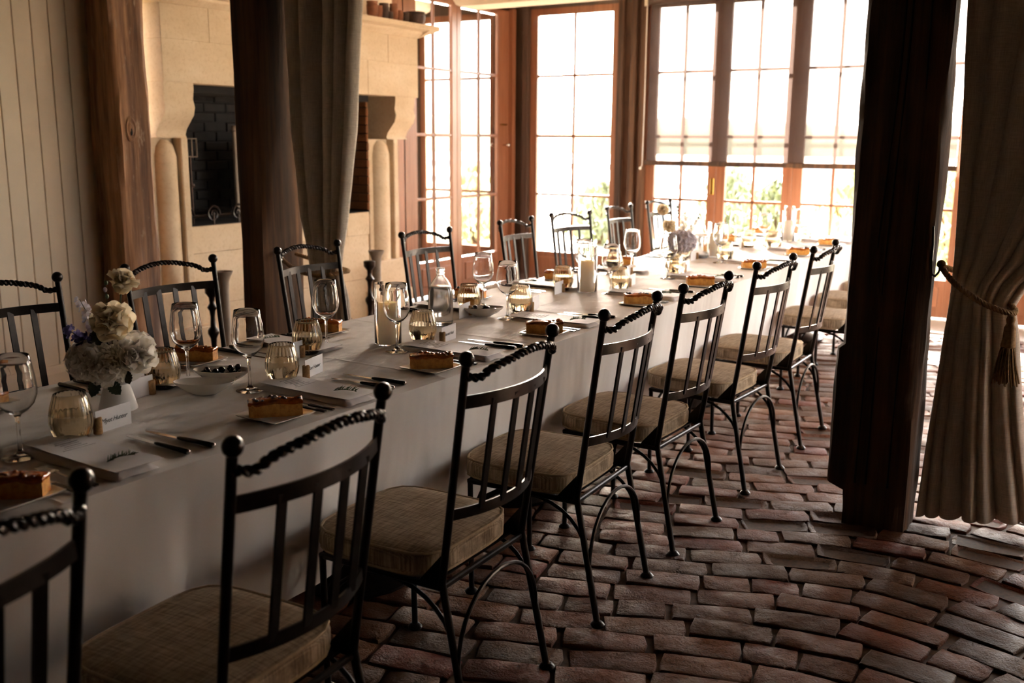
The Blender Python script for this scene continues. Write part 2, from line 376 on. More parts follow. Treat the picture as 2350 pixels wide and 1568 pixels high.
# ------------------------------------------------------------------ floor
def row_shift(x):
    K = [(-6, -1.0), (-2.4, -.13), (-2.0, 0), (-1.65, .08), (-1.43, .16), (-1.2, .26), (-1.0, .36), (-.8, .43), (-.6, .46), (-.3, .43), (0, .32), (.4, .1), (1.0, -.3), (2, -1.0), (4, -2.2)]
    for (a, p), (b, q) in zip(K, K[1:]):
        if x <= b:
            t = (x-a)/(b-a); return p+(q-p)*t
    return K[-1][1]
floor = struct('floor', MB().box(-6.2, 3.7, -2.6, 9.3, -.12, -.0105), 'mortar', 'dark mortar bed of the old brick floor')
def brick_variant(seed, frog=False, L=.260, W=.1165, h=.05):
    rnd = random.Random(seed); mb = MB(); n = 14; out = []
    base = [(-L/2, -W/2), (-L/4, -W/2), (0, -W/2), (L/4, -W/2), (L/2, -W/2), (L/2, 0), (L/2, W/2), (L/4, W/2), (0, W/2), (-L/4, W/2), (-L/2, W/2), (-L/2, 0)]
    n = len(base); cut = {0, 4, 6, 10}
    for i, (x, y) in enumerate(base):
        cx = math.copysign(rnd.uniform(.001, .009), x) if i in cut else 0; cy_ = math.copysign(rnd.uniform(.001, .006), y) if i in cut else 0
        out.append((x-cx+rnd.uniform(-.004, .003), y-cy_+rnd.uniform(-.003, .003)))
    rings = []
    zs = [(-h, 1.0), (-.009, 1.0), (-.0025, .988), (0, .955)]
    vs_ = []
    for z, s_ in zs:
        for i, (x, y) in enumerate(out):
            sy = 1-(1-s_)*1.8
            vs_.append((x*s_, y*sy, z+(rnd.uniform(-.003, .002) if z == 0 else 0)))
    fs_ = [(r*n+k, r*n+(k+1) % n, (r+1)*n+(k+1) % n, (r+1)*n+k) for r in range(3) for k in range(n)]
    if frog:
        for i, (x, y) in enumerate(out): vs_.append((x*.74, y*.52, -.014))
        fs_ += [(3*n+k, 3*n+(k+1) % n, 4*n+(k+1) % n, 4*n+k) for k in range(n)]; fs_.append(tuple(4*n+k for k in range(n)))
    else:
        vs_.append((rnd.uniform(-.02, .02), 0, rnd.uniform(-.002, .003))); c = len(vs_)-1
        fs_ += [(3*n+k, 3*n+(k+1) % n, c) for k in range(n)]
    mb.add(vs_, fs_); return mb
BV = [brick_variant(i) for i in range(7)]+[brick_variant(20, True)]
BVM = [b.mesh('brick', 'brick', True, 50) for b in BV]
camv = Vector((0, 0, 1.5))
import mathutils
inv = cam_o.matrix_world.inverted()
def inframe(p, m=60):
    q = inv @ Vector(p)
    if q.z > -.2: return None
    x = 1175+CAM_F*q.x/-q.z; y = 784-CAM_F*q.y/-q.z
    return (x, y) if -m < x < 2350+m and -m < y < 1568+m else None
spots = []
pitch, bl = .1265, .264
row = 0; y = .2
rb = random.Random(5)
for r_ in range(-20, 96):
    x = -5.75+rb.uniform(0, bl)
    while x < 2.6:
        L_ = bl*rb.choice([1, 1, 1, 1, .98, 1.03, .62])
        cx_ = x+L_/2; yy = r_*pitch+row_shift(cx_)+.008*fbm(cx_*2, r_)
        sl = (row_shift(cx_+.05)-row_shift(cx_-.05))/.1
        if .2 < yy < 8.42 and not (cx_ < -5.1 and yy > 3.7):
            spots.append((cx_, yy, math.atan(sl)*.95+rb.uniform(-.03, .03), L_/bl, rb.uniform(-.003, .004), rb.uniform(-.02, .02), rb.uniform(-.025, .025), rb.randrange(7) if not (yy > 3.4 and rb.random() < .22) else 7))
        x += L_*math.cos(math.atan(sl))*1.01+.004
def vis_rank(s):
    p = inframe((s[0], s[1], 0), 20)
    if p is None: return 1e9
    if XA < s[0] < XB+.05: return 50+s[1]
    hid = 0
    if p[0] < 830: hid = 20
    if 1900 < p[0] < 2090 and p[1] < 1180: hid = 20
    return hid+math.hypot(s[0], s[1])
spots.sort(key=vis_rank)
rest = MB()
for i, (x, y, a, lx, dz, tx, ty, vi) in enumerate(spots):
    wob = .988+.02*random.random()
    if i < 300: link('brick', BVM[vi], floor, (x, y, dz-.0005), (tx, ty, a), (lx, wob, 1))
    else:
        m = Matrix.Translation((x, y, dz-.0005)) @ Matrix.Rotation(a, 4, 'Z') @ Matrix.Rotation(ty, 4, 'Y') @ Matrix.Rotation(tx, 4, 'X') @ Matrix.Diagonal((lx, wob, 1, 1))
        rest.add([m @ Vector(v) for v in BV[vi].v], BV[vi].f)
o = rest.build('distant_bricks', 'brick', floor, True); o['kind'] = 'stuff'
struct('floor_threshold', MB().cbox(-6.0, 2.45, 8.46, 9.2, -.1, .004, .006), 'silver', 'pale stone threshold strip along the foot of the glazed doors', floor)

# ------------------------------------------------------------------ room shell
wf = sempty('wall_far', 'timber framed far wall full of glazed doors')
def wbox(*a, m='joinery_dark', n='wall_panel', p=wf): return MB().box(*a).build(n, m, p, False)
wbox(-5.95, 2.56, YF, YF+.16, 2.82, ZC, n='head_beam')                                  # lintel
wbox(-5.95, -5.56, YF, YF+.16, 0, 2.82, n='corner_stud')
wbox(-4.54, -4.22, YF, YF+.16, 0, 2.82, m='wallfill', n='wide_mullion')
wbox(-1.28, -.98, YF, YF+.16, 0, 2.82, m='wallfill', n='wide_mullion')
wbox(.72, 2.56, YF, YF+.16, 0, 2.82, m='plaster', n='wall_panel')
for x in (-4.5, -4.36, -4.25): wbox(x-.03, x+.03, YF-.05, YF, .0, 2.84, m='post', n='batten')
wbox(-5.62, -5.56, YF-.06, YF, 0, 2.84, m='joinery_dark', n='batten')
wl = sempty('wall_left', 'left wall with fireplace, glazed doors and cream board lining')
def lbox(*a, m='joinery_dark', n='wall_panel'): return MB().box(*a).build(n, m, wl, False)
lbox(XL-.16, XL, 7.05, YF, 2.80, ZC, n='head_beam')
lbox(XL-.16, XL, 4.05, 7.08, 0, ZC, m='plaster')
lbox(XL-.16, XL, 7.08, 7.24, 0, 2.82, m='joinery', n='door_jamb')
lbox(XL-.16, XL, 8.95, YF+.16, 0, 2.82, m='joinery', n='door_jamb')
lbox(XL-.02, XL+.05, 8.98, 9.04, 0, 2.82, m='joinery', n='batten')
# cream board lining between the corner timber and the near end of the room
XS = -5.34
lbox(XS-.16, XS-.018, -2.6, 4.05, 0, ZC, m='shiplap')
yb = 3.735
bw = .108
for k in range(24):
    y1 = yb-k*bw; MB().cbox(XS-.018, XS, y1-bw+.004, y1, .15, ZC, .003).build('board', 'shiplap', wl, False)
MB().box(XS-.018, XS-.002, -2.6, yb-24*bw, .15, ZC).build('wall_panel', 'shiplap', wl, False)
bb = struct('baseboard_left', MB().prism([(XS-.02, 0), (XS+.022, 0), (XS+.022, .13), (XS+.012, .15), (XS+.008, .175), (XS-.02, .18)], 1, -2.6, 3.735), 'shiplap', 'cream moulded baseboard under the board lining')
wr = sempty('wall_right', 'right wall outside the picture, glazed beyond the post line')
for a in ((3.6, 3.76, -2.6, 4.2), (2.4, 3.76, 4.2, 4.36)): MB().box(*a, 0, ZC).build('wall_panel', 'dimming_boards', wr, False)
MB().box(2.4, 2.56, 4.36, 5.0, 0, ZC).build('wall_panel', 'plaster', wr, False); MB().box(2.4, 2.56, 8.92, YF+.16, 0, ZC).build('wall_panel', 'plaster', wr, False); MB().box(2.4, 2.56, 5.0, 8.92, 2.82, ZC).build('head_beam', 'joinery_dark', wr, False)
struct('wall_back', MB().box(-6, 3.76, -2.76, -2.6, 0, ZC), 'dimming_boards', 'plain wall behind the camera, kept dark to dim the near room')
cg = sempty('ceiling', 'boarded ceiling kept dark to dim the near room, cream plaster beyond the posts')
MB().box(-6, 3.76, -2.76, 4.05, ZC, ZC+.12).build('ceiling_boards', 'dimming_boards', cg, False); MB().box(-6, 3.76, 4.05, YF+.16, ZC, ZC+.12).build('ceiling_plaster', 'plaster', cg, False)
struct('trim_1', MB().cbox(-5.3, 3.6, 3.94, 4.18, 2.62, ZC, .01), 'post', 'unseen heavy dark beam over the timber posts, added to cut ceiling bounce')  # out of view, added to keep ceiling bounce out of the near room
# cream bulkhead whose lower edge shows over the middle door
struct('ceiling_bulkhead', MB().prism([(-5.60, ZC), (-5.535, 2.745), (-5.505, 2.705), (-5.46, 2.69), (2.4, 2.69), (2.4, ZC)], 1, 7.7, 8.0), 'plaster', 'cream plaster bulkhead hanging below the ceiling in front of the doors')

# ------------------------------------------------------------------ glazed doors
ZR = [2.75, 2.15, 1.545, .945, .345]
def door_leaf(name, w_l, pane0, pane1, w_r, place, label, mat='joinery', swap=False, handle=False, bottom=.02, top=2.82):
    """leaf built in (u,z) with thickness d, mapped by place(u,d,z); w_l..pane0 is the left stile, pane1..w_r the right one"""
    root = sempty(name, label)
    def bar(nm, u0, u1, z0, z1, d0=.02, d1=.07, m=mat, par=root):
        mb = MB().cbox(u0, u1, d0, d1, z0, z1, .004); mb.v = [place(*p) for p in mb.v]; return mb.build(nm, m, par, False)
    bar('stile', w_l, pane0, bottom, top); bar('stile', pane1, w_r, bottom, top)
    bar('rail', pane0, pane1, ZR[0], top); bar('rail', pane0, pane1, bottom, ZR[-1])
    bar('panel', pane0+.05, pane1-.05, bottom+.09, ZR[-1]-.06, .01, .07)
    um = (pane0+pane1)/2; mw = .0125
    bar('muntin', um-mw, um+mw, ZR[-1], ZR[0], .025, .06)
    for z in ZR[1:-1]: bar('muntin', pane0, pane1, z-mw, z+mw, .025, .06)
    for a, b in ((pane0, um-mw), (um+mw, pane1)):
        for z1, z0 in zip(ZR, ZR[1:]): bar('pane', a-.002, b+.002, z0+mw-.002, z1-mw+.002, .041, .045, 'pane')
    if handle:
        bar('lock_plate', w_r-.05, w_r-.012, 1.0, 1.16, .004, .02, 'brass')
    return root
pf = lambda u, d, z: (u, YF+d-.02, z)
n = 1
for i, (a, b, c, d) in enumerate([(-4.22, -4.12, -3.565, -3.48), (-3.478, -3.39, -2.842, -2.752), (-2.75, -2.66, -2.108, -2.018), (-2.016, -1.93, -1.372, -1.285)]):
    door_leaf('door_%d' % n, a, b, c, d, pf, 'red brown glazed door leaf, %s from the wide mullion beside the single door, behind the blind' % ['first', 'second', 'third', 'fourth'][i], handle=(i == 0)); n += 1
door_leaf('door_%d' % n, -5.56, -5.475, -4.612, -4.53, pf, 'single brown framed glazed door in the far wall without a blind'); n += 1
pl_ = lambda u, d, z: (XL-d+.02, u, z)
for i, (a, b, c, d) in enumerate([(7.22, 7.42, 7.976, 8.055), (8.057, 8.135, 8.774, 8.95)]):
    door_leaf('door_%d' % n, a, b, c, d, pl_, ['red brown glazed door leaf in the side wall next to the fireplace', 'red brown glazed door leaf in the side wall next to the room corner'][i]); n += 1
for i in range(2):
    x = -.98+i*.85
    door_leaf('door_%d' % n, x, x+.1, x+.75, x+.85, pf, 'red brown glazed door leaf beyond the draped curtain, %s from the post side' % ['first', 'second', 'third', 'fourth'][i]); n += 1
pr3 = lambda u, d, z: (2.4+d-.02, u, z)
for i in range(4):
    y = 5.0+i*.98
    door_leaf('door_%d' % n, y, y+.1, y+.88, y+.98, pr3, 'glazed door leaf in the right wall outside the picture, %s from the post line' % ORD[i]); n += 1
# door furniture of the side wall
h = thing('door_latch', 'small metal latch and knob on the side wall door frame', 'latch', (XL+.02, 8.86, 1.45))
MB().tube([(-.01, 0, .0), (.045, 0, 0)], .008, 8).ball((.055, 0, 0), .022).build('knob', 'steel', h)
MB().cbox(-.015, .012, -.05, .05, .2, .215, .002).build('bolt', 'brass', h, False)
# roller blind
bl_ = thing('roller_blind', 'half lowered see-through roller blind with dark bottom bar in front of doors', 'blind', (-2.76, 8.99, 1.29))
MB().box(-1.40, 1.40, -.001, .001, .02, 1.50).build('blind_fabric', 'blind', bl_, False)
MB().cbox(-1.42, 1.41, -.014, .014, -.018, .026, .005).build('bottom_bar', 'post', bl_, False)
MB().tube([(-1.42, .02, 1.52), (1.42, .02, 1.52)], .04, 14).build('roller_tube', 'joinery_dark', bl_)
for s_ in (-1, 1): MB().cbox(s_*1.44-.02, s_*1.44+.02, -.03, .12, 1.46, 1.6, .004).build('bracket', 'steel', bl_, False)
for k, (sx, x0) in enumerate(((-1, -1.44), (1, 1.42))): MB().tube([(x0, .0, 1.5), (x0+.004, .0, .6), (x0, .0, -.02), (x0-.02, 0, -.05)], .004, 6).ball((x0-.02, 0, -.05), .014, 8, 6).build('pull_cord', 'china', bl_)

# ------------------------------------------------------------------ hewn timbers
def hewn(name, label, w_, d_, h_, loc, mat, seed, wob=.01, notch=None, nz=46, rz=0):
    rnd = random.Random(seed); mb = MB(); per = []
    nx = 6
    for i in range(nx): per.append((-w_/2+w_*i/nx, -d_/2))
    for i in range(nx): per.append((w_/2, -d_/2+d_*i/nx))
    for i in range(nx): per.append((w_/2-w_*i/nx, d_/2))
    for i in range(nx): per.append((-w_/2, d_/2-d_*i/nx))
    N = len(per); vs_ = []
    for k in range(nz+1):
        z = h_*k/nz
        for i, (x, y) in enumerate(per):
            cx = 1-.10*(abs(x) > w_*.49 and abs(y) > d_*.49)
            dx = wob*fbm(seed+i*.7, z*1.6)+wob*.35*fbm(seed+i*3.1, z*7); dy = wob*fbm(seed+9+i*.7, z*1.6)+wob*.35*fbm(seed+5+i*3.1, z*7)
            s_ = notch(z, x, y) if notch else (0, 0)
            vs_.append((x*cx+dx+s_[0], y*cx+dy+s_[1], z))
    fs_ = [(k*N+i, k*N+(i+1) % N, (k+1)*N+(i+1) % N, (k+1)*N+i) for k in range(nz) for i in range(N)]+[tuple(range(N-1, -1, -1)), tuple(nz*N+i for i in range(N))]
    mb.add(vs_, fs_); root = thing(name, label, 'post', loc, rz); mb.build('timber', mat, root, True, None, 35); return root
def notch_r(z, x, y): return (.05, 0) if (z < .17 and x < -.12) else ((-.022 if (x < -.12 and z < .75) else 0), 0)
pr_ = hewn('timber_post', 'thick dark hewn timber post standing on bricks beside the tied-back curtain', .30, .20, ZC, (-.80, 4.02, -.03), 'post', 3, .012, notch_r, 150)
for (x0, amp) in ((-.03, .012), (.075, .01), (.0, .006)):      # long drying cracks
    p = [(x0+amp*3*fbm(x0*9, z*.8)-.03*(z-1.5)*(-.4), -.1025, z) for z in [i*.1 for i in range(2, 30)]]
    MB().tube(p, [.0035+.002*fbm(7, q[2]*3) for q in p], 5).build('crack', 'soot', pr_)
pl2 = hewn('timber_post', 'dark hewn timber post behind the chairs, carrying the pale gathered curtain', .19, .34, ZC, (-4.235, 4.09, -.03), 'post', 8, .008)
oldp = hewn('timber_post', 'weathered brown timber post between cream boards and stone fireplace', .24, .265, ZC, (-5.22, 3.865, -.03), 'oldpost', 15, .02)
kn = MB(); kn.lathe([(.0, .0), (.012, .002), (.02, .0), (.03, -.004), (.042, 0), (.05, -.004)], 14, (0, 0, 0), False, False)
kn.xf(Matrix.Translation((.128, -.03, 1.58)) @ Matrix.Rotation(R(90), 4, 'Y') @ Matrix.Diagonal((1.5, .75, 1, 1))).build('knot', 'oldpost', oldp)
MB().ball((.122, -.03, 1.565), .018, 10, 8, (.5, .8, 1.5)).build('knot_hole', 'soot', oldp)
# hook and bracket on the aisle post
hk = thing('curtain_hook', 'bent iron hook with ball end on the aisle timber post', 'hook', (-.652, 4.0, 1.03))
MB().tube([(0, -.065, .17), (.004, -.062, .1), (.002, -.05, .03), (.004, -.035, -.01), (.012, -.01, -.022), (.02, .01, -.01), (.024, .018, .005)], .0045, 6).build('hook_rod', 'iron', hk)
MB().ball((.026, .02, .022), .017, 12, 8).build('ball_end', 'rope', hk)

# ------------------------------------------------------------------ curtains
def interp(K, z):
    K = sorted(K)
    if z <= K[0][0]: return K[0][1:]
    for a, b in zip(K, K[1:]):
        if z <= b[0]:
            t = (z-a[0])/(b[0]-a[0]); t = t*t*(3-2*t) if False else t
            return tuple(p+(q-p)*t for p, q in zip(a[1:], b[1:]))
    return K[-1][1:]
def curtain(name, label, K, y0, folds, amp, zt, zb, seed, hemf=None):
    """K rows: z, left x, right x, fold amplitude factor, y shift"""
    root = thing(name, label, 'curtain', (0, 0, 0))
    def fn(u, v):
        z = zb+(zt-zb)*v; xl, xr, af, ys = interp(K, z)
        uu = u+.03*math.sin(2*PI*u*2.3+seed)
        ph = 2*PI*folds*uu+.9*fbm(seed, v*2.2)+.7*math.sin(seed+u*5)
        sharp = math.sin(ph); sharp = math.copysign(abs(sharp)**.75, sharp)
        a = amp*af*(.65+.5*fbm(seed+u*6, 1.3+v*.8))
        x = xl+(xr-xl)*u+.25*a*math.cos(ph)
        return (x, y0+ys*u+a*sharp+.006*fbm(u*9+seed, z*4), z+(hemf(u) if hemf and v < .02 else 0))
    mb = MB().grid(fn, 150, 70)
    o = mb.build('drape', 'curtain', root, True, None, 180)
    m = o.modifiers.new('thickness', 'SOLIDIFY'); m.thickness = .004
    return root
KL = [(.05, -3.98, -3.62, .9, 0), (.64, -3.96, -3.68, .6, 0), (.78, -3.965, -3.72, .42, 0), (.90, -3.99, -3.70, .5, 0), (1.08, -4.03, -3.655, .75, 0), (1.54, -4.09, -3.575, 1, 0), (2.2, -4.12, -3.505, 1.1, 0), (2.9, -4.13, -3.47, 1.1, 0)]
cl = curtain('curtain', 'pale linen curtain gathered beside the dark post near the fireplace', KL, 4.10, 5, .085, 2.93, .05, 2.0)
KR = [(.03, -.635, -.235, 1.0, .16), (.3, -.625, -.285, .95, .12), (.55, -.612, -.325, .8, .09), (.78, -.60, -.352, .62, .06), (.90, -.592, -.375, .45, .05), (.98, -.59, -.34, .5, .05), (1.06, -.588, -.25, .65, .05), (1.25, -.59, -.10, .85, .06), (1.55, -.597, .08, 1, .08), (2.0, -.612, .25, 1.1, .1), (2.9, -.63, .4, 1.1, .12)]
cr = curtain('curtain', 'brown-grey linen curtain tied back with rope beside the thick aisle post', KR, 4.07, 6, .085, 2.93, .035, 5.0)
def rope(path, r=.008, strands=2, pitch_=.03, hr=.6, nseg=None, sides=6):
    P = [Vector(p) for p in path]; L = [0]
    for a, b in zip(P, P[1:]): L.append(L[-1]+(b-a).length)
    n_ = nseg or max(12, int(L[-1]/pitch_*9)); Q = []
    for i in range(n_+1):
        d = L[-1]*i/n_; k = max(0, min(len(P)-2, next((j for j in range(len(P)-1) if L[j+1] >= d-1e-9), len(P)-2)))
        t = (d-L[k])/max(1e-9, L[k+1]-L[k])
        p0, p1, p2, p3 = P[max(k-1, 0)], P[k], P[k+1], P[min(k+2, len(P)-1)]
        Q.append((.5*((2*p1)+(p2-p0)*t+(2*p0-5*p1+4*p2-p3)*t*t+(3*p1-p0-3*p2+p3)*t**3), d))
    mb = MB()
    for s_ in range(strands):
        pts = []
        u = None
        for i, (q, d) in enumerate(Q):
            T = (Q[min(i+1, n_)][0]-Q[max(i-1, 0)][0]).normalized()
            if u is None: u = T.orthogonal().normalized()
            u = (u-T*u.dot(T)).normalized(); w_ = T.cross(u); a = 2*PI*d/pitch_+2*PI*s_/strands
            pts.append(q+(u*math.cos(a)+w_*math.sin(a))*r*hr)
        mb.tube(pts, r*.72, sides)
    return mb
tb = thing('curtain_tieback', 'twisted tan rope tieback with tassel around the brown-grey curtain', 'tieback', (0, 0, 0))
rope([(-.625, 4.02, 1.045), (-.60, 3.985, 1.02), (-.56, 3.97, .985), (-.50, 3.965, .945), (-.44, 3.97, .915), (-.385, 3.99, .895), (-.362, 4.03, .89), (-.372, 4.09, .90), (-.43, 4.14, .93), (-.53, 4.14, .99), (-.60, 4.07, 1.03), (-.628, 4.02, 1.04)], .008, 3, .04, .8).build('rope', 'rope', tb)
MB().lathe([(.004, .09), (.012, .085), (.016, .07), (.013, .055), (.02, .04), (.022, 0), (.026, -.03), (.02, -.035)], 14, (-.367, 3.985, .80)).build('tassel_head', 'rope', tb)
ts = MB(); rt_ = random.Random(2)
for k in range(90):
    a = rt_.uniform(0, 2*PI); r0 = .016*math.sqrt(rt_.random())+.004; r1 = r0*2.0+.006
    ln = rt_.uniform(.125, .15)
    ts.tube([(-.367+math.cos(a)*r0, 3.985+math.sin(a)*r0, .775), (-.367+math.cos(a)*(r0+r1)/2, 3.985+math.sin(a)*(r0+r1)/2, .775-ln*.5), (-.362+math.cos(a)*r1, 3.985+math.sin(a)*r1, .775-ln)], .0028, 4)
ts.build('tassel_fringe', 'rope', tb)
tl_ = thing('curtain_tieback', 'rope tieback holding the pale curtain to the dark post', 'tieback', (0, 0, 0))
rope([(-4.13, 4.03, .86), (-4.06, 4.01, .82), (-3.95, 4.005, .775), (-3.84, 4.01, .76), (-3.73, 4.03, .77), (-3.69, 4.10, .78), (-3.74, 4.17, .78), (-3.9, 4.18, .80), (-4.1, 4.14, .85)], .008, 3, .04, .8).build('rope', 'rope', tl_)

# ------------------------------------------------------------------ fireplace
fp = thing('stone_fireplace', 'large cream limestone fireplace with corbels, hood and high mantel shelf', 'fireplace', (0, 0, 0))
XF = -5.20
def fb(*a, n='stone_block', m='stone', b=.0025): return MB().cbox(*a, b).build(n, m, fp, False)
ys = [4.17, 4.83, 5.45, 6.1, 6.73]
for y0, y1 in zip(ys, ys[1:]): fb(XL, XF, y0+.001, y1-.001, 1.84, 2.10); 
ys2 = [4.17, 4.55, 5.2, 5.8, 6.35, 6.73]
for y0, y1 in zip(ys2, ys2[1:]): fb(XL, XF, y0+.001, y1-.001, 2.10, 2.31)
MB().prism([(XL, 2.31), (XF, 2.31), (XF+.05, 2.345), (XF+.06, 2.36), (XF+.13, 2.375), (XF+.13, 2.41), (XL, 2.41)], 1, 4.17, 6.73).build('mantel_shelf', 'stone', fp, False)
for s_, y0 in ((1, 6.73), (-1, 4.17)):
    MB().add([(XL, y0, 2.31), (XF, y0, 2.31), (XF+.06, y0, 2.36), (XF+.13, y0, 2.375), (XF+.13, y0, 2.41), (XL, y0, 2.41), (XL, y0+s_*.13, 2.375), (XF+.13, y0+s_*.13, 2.375), (XF+.13, y0+s_*.13, 2.41), (XL, y0+s_*.13, 2.41)],
             [(0, 1, 2, 3, 4, 5), (6, 7, 8, 9), (4, 5, 9, 8), (3, 4, 8, 7), (1, 2, 3, 7), (0, 1, 7, 6), (0, 6, 9, 5)]).build('mantel_return', 'stone', fp, False)
MB().box(XL-.05, XL+.28, 4.3, 6.6, 2.41, ZC).build('chimney_breast', 'plaster', fp, False)
def corbel(y0, y1):
    prof = [(XL, 1.84), (XF+.0, 1.84), (XF+.0, 1.80), (XF-.01, 1.74), (XF+.005, 1.69), (XF-.01, 1.64), (XF-.055, 1.59), (XF-.085, 1.555), (XF-.10, 1.52), (XF-.09, 1.50), (XL, 1.50)]
    MB().prism(prof, 1, y0, y1).build('corbel', 'stone', fp, True, None, 50)
def pilaster(y0, y1):
    yc = (y0+y1)/2; hw = (y1-y0)/2; z0, z1 = .52, 1.50
    fb(XL, XF-.14, y0, y1, z0, z1, n='pilaster')
    mb = MB(); prof = []
    for i in range(9):
        a = PI*i/8; prof.append((XF-.14+.075*math.sin(a), yc-math.cos(a)*hw*.66))
    n_ = len(prof); vs_ = [(x, y, z0) for x, y in prof]+[(x, y, z1-.12) for x, y in prof]+[(XF-.14+(x-XF+.14)*.75, yc+(y-yc)*.8, z1-.05) for x, y in prof]+[(XF-.14+(x-XF+.14)*.2, yc+(y-yc)*.35, z1-.012) for x, y in prof]
    mb.add(vs_, [(r*n_+k, r*n_+k+1, (r+1)*n_+k+1, (r+1)*n_+k) for r in range(3) for k in range(n_-1)]); mb.build('half_column', 'stone', fp, True, None, 60)
    MB().cbox(XF-.16, XF-.06, y1-.045, y1+.012, z0, z1, .006).build('column_fillet', 'stone', fp, False)
    fb(XL, XF-.03, y0-.05, y1+.05, .27, .52, n='pedestal'); fb(XL, XF+.02, y0-.08, y1+.08, 0, .27, n='plinth')
corbel(4.17, 4.40); corbel(6.43, 6.68)
pilaster(4.14, 4.37); pilaster(6.25, 6.52)
# firebox: raised stone hearth wall, brick lining
for i, (y0, y1) in enumerate(((4.40, 4.95), (4.95, 5.5), (5.5, 5.95), (5.95, 6.22))): fb(XL, XF-.12, y0+.001, y1-.001, .74, .92)
for i, (y0, y1) in enumerate(((4.40, 5.2), (5.2, 5.75), (5.75, 6.22))): fb(XL, XF-.13, y0+.001, y1-.001, .38, .738)
fb(XL, XF-.13, 4.40, 6.22, 0, .378)
bx = MB(); bx.box(XL, XF-.145, 6.244, 6.252, .9, 1.84); bx.box(XL, XL+.03, 4.37, 6.25, .9, 1.86); bx.box(XL, XF-.13, 4.37, 6.25, 1.79, 1.84); bx.box(XL, XF-.14, 4.37, 6.25, .9, .925)
bx.build('firebox_shell', 'soot', fp, False)
fbm_ = MB().cbox(-.098, .098, -.012, .012, -.031, .031, .004).mesh('brick', 'firebrick', False)
fbs_ = MB().cbox(-.012, .012, -.098, .098, -.031, .031, .004).mesh('brick', 'soot', False)
for r_ in range(13):
    for dx, sx in (((-.235, 1), (-.435, 1)) if r_ % 2 == 0 else ((-.184, .5), (-.335, 1), (-.486, .5))):
        link('brick', fbm_, fp, (XF+dx, 6.237+random.uniform(-.003, .003), .965+r_*.068), None, (sx, 1, 1))
    for c_ in range(9):
        link('brick', fbs_, fp, (XL+.036+random.uniform(-.003, .003), 4.5+c_*.203+(.1 if r_ % 2 else 0), .965+r_*.068)) if 4.5+c_*.203 < 6.1 else None
    link('brick', fbs_, fp, (XF-.2, 4.382, .965+r_*.068), (0, 0, R(90)))
    if r_ % 2: link('brick', fbs_, fp, (XF-.41, 4.382, .965+r_*.068), (0, 0, R(90)))
    else: link('brick', fbs_, fp, (XF-.40, 4.382, .965+r_*.068), (0, 0, R(90)))

# things in and before the fireplace
fs = thing('fire_screen', 'pale grey framed fire screen standing in the firebox', 'fire screen', (-5.42, 4.92, .925))
MB().tube([(0, 0, 0), (0, 0, .62)], .014, 8).ball((0, 0, .64), .022, 10, 8).build('screen_post', 'zinc', fs)
MB().tube([(-.06, .62, 0), (-.06, .62, .62)], .014, 8).ball((-.06, .62, .64), .022, 10, 8).build('screen_post', 'zinc', fs)
MB().cbox(-.035, -.02, .01, .61, .52, .56, .004).build('screen_rail', 'zinc', fs, False); MB().cbox(-.035, -.02, .01, .61, .05, .09, .004).build('screen_rail', 'zinc', fs, False)
MB().box(-.03, -.026, .02, .60, .09, .52).build('screen_mesh', 'soot', fs, False)
MB().tube([(0, 0, .03), (.07, .01, .02), (.09, .01, -.0)], .01, 6).build('screen_foot', 'zinc', fs); MB().tube([(-.06, .62, .03), (.03, .63, .02), (.05, .63, 0)], .01, 6).build('screen_foot', 'zinc', fs)
gi = thing('grilling_iron', 'long handled iron grill standing upright in the firebox', 'fire iron', (-5.45, 4.55, .925))
MB().tube([(0, 0, 0), (0, 0, .45)], .008, 6).ball((0, .01, .26), .016, 8, 6).build('handle', 'rust', gi)
gr = MB(); gr.tube([(0, -.06, .45), (0, .06, .45), (0, .06, .57), (0, -.06, .57), (0, -.06, .45)], .006, 6); gr.tube([(0, -.02, .45), (0, -.02, .57)], .005, 6); gr.tube([(0, .02, .45), (0, .02, .57)], .005, 6); gr.build('grill_head', 'zinc', gi)
gt = thing('fire_grate', 'black iron fire grate with scrolls in the firebox', 'grate', (-5.44, 4.62, .925))
gm = MB()
for k in range(5): gm.tube([(-.2, -.2+k*.1, .06), (.1, -.2+k*.1, .06)], .01, 6)
gm.tube([(.1, -.24, .06), (.1, .24, .06)], .012, 6); gm.tube([(-.2, -.24, .06), (-.2, .24, .06)], .012, 6); gm.build('bars', 'iron', gt)
for s_ in (-.22, 0, .22):
    sp = [(.11, s_+.06*math.cos(a)*(1-a/14), .07+.06*math.sin(a)*(1-a/14)) for a in [i*.4 for i in range(26)]]
    MB().tube(sp, .008, 5).tube([(.11, s_, 0), (.11, s_, .08)], .01, 6).build('scroll', 'iron', gt)
for s_ in (-1, 1): MB().tube([(-.18, s_*.22, 0), (-.18, s_*.22, .07)], .01, 6).build('foot', 'iron', gt)
def trumpet(loc, lab):
    t = thing('candle_stand', lab, 'candle stand', loc)
    MB().lathe([(.09, 0), (.09, .02), (.05, .05), (.035, .1), (.033, .55), (.036, .60), (.045, .63), (.058, .655), (.062, .67), (.05, .67), (.04, .64)], 20).build('column', 'zinc', t); return t
trumpet((-4.90, 5.80, 0), 'grey trumpet-topped floor stand by the fireplace pedestal beside the glazed doors')
trumpet((-4.90, 4.30, 0), 'grey trumpet-topped floor stand before the hearth, beside the dark curtain post')
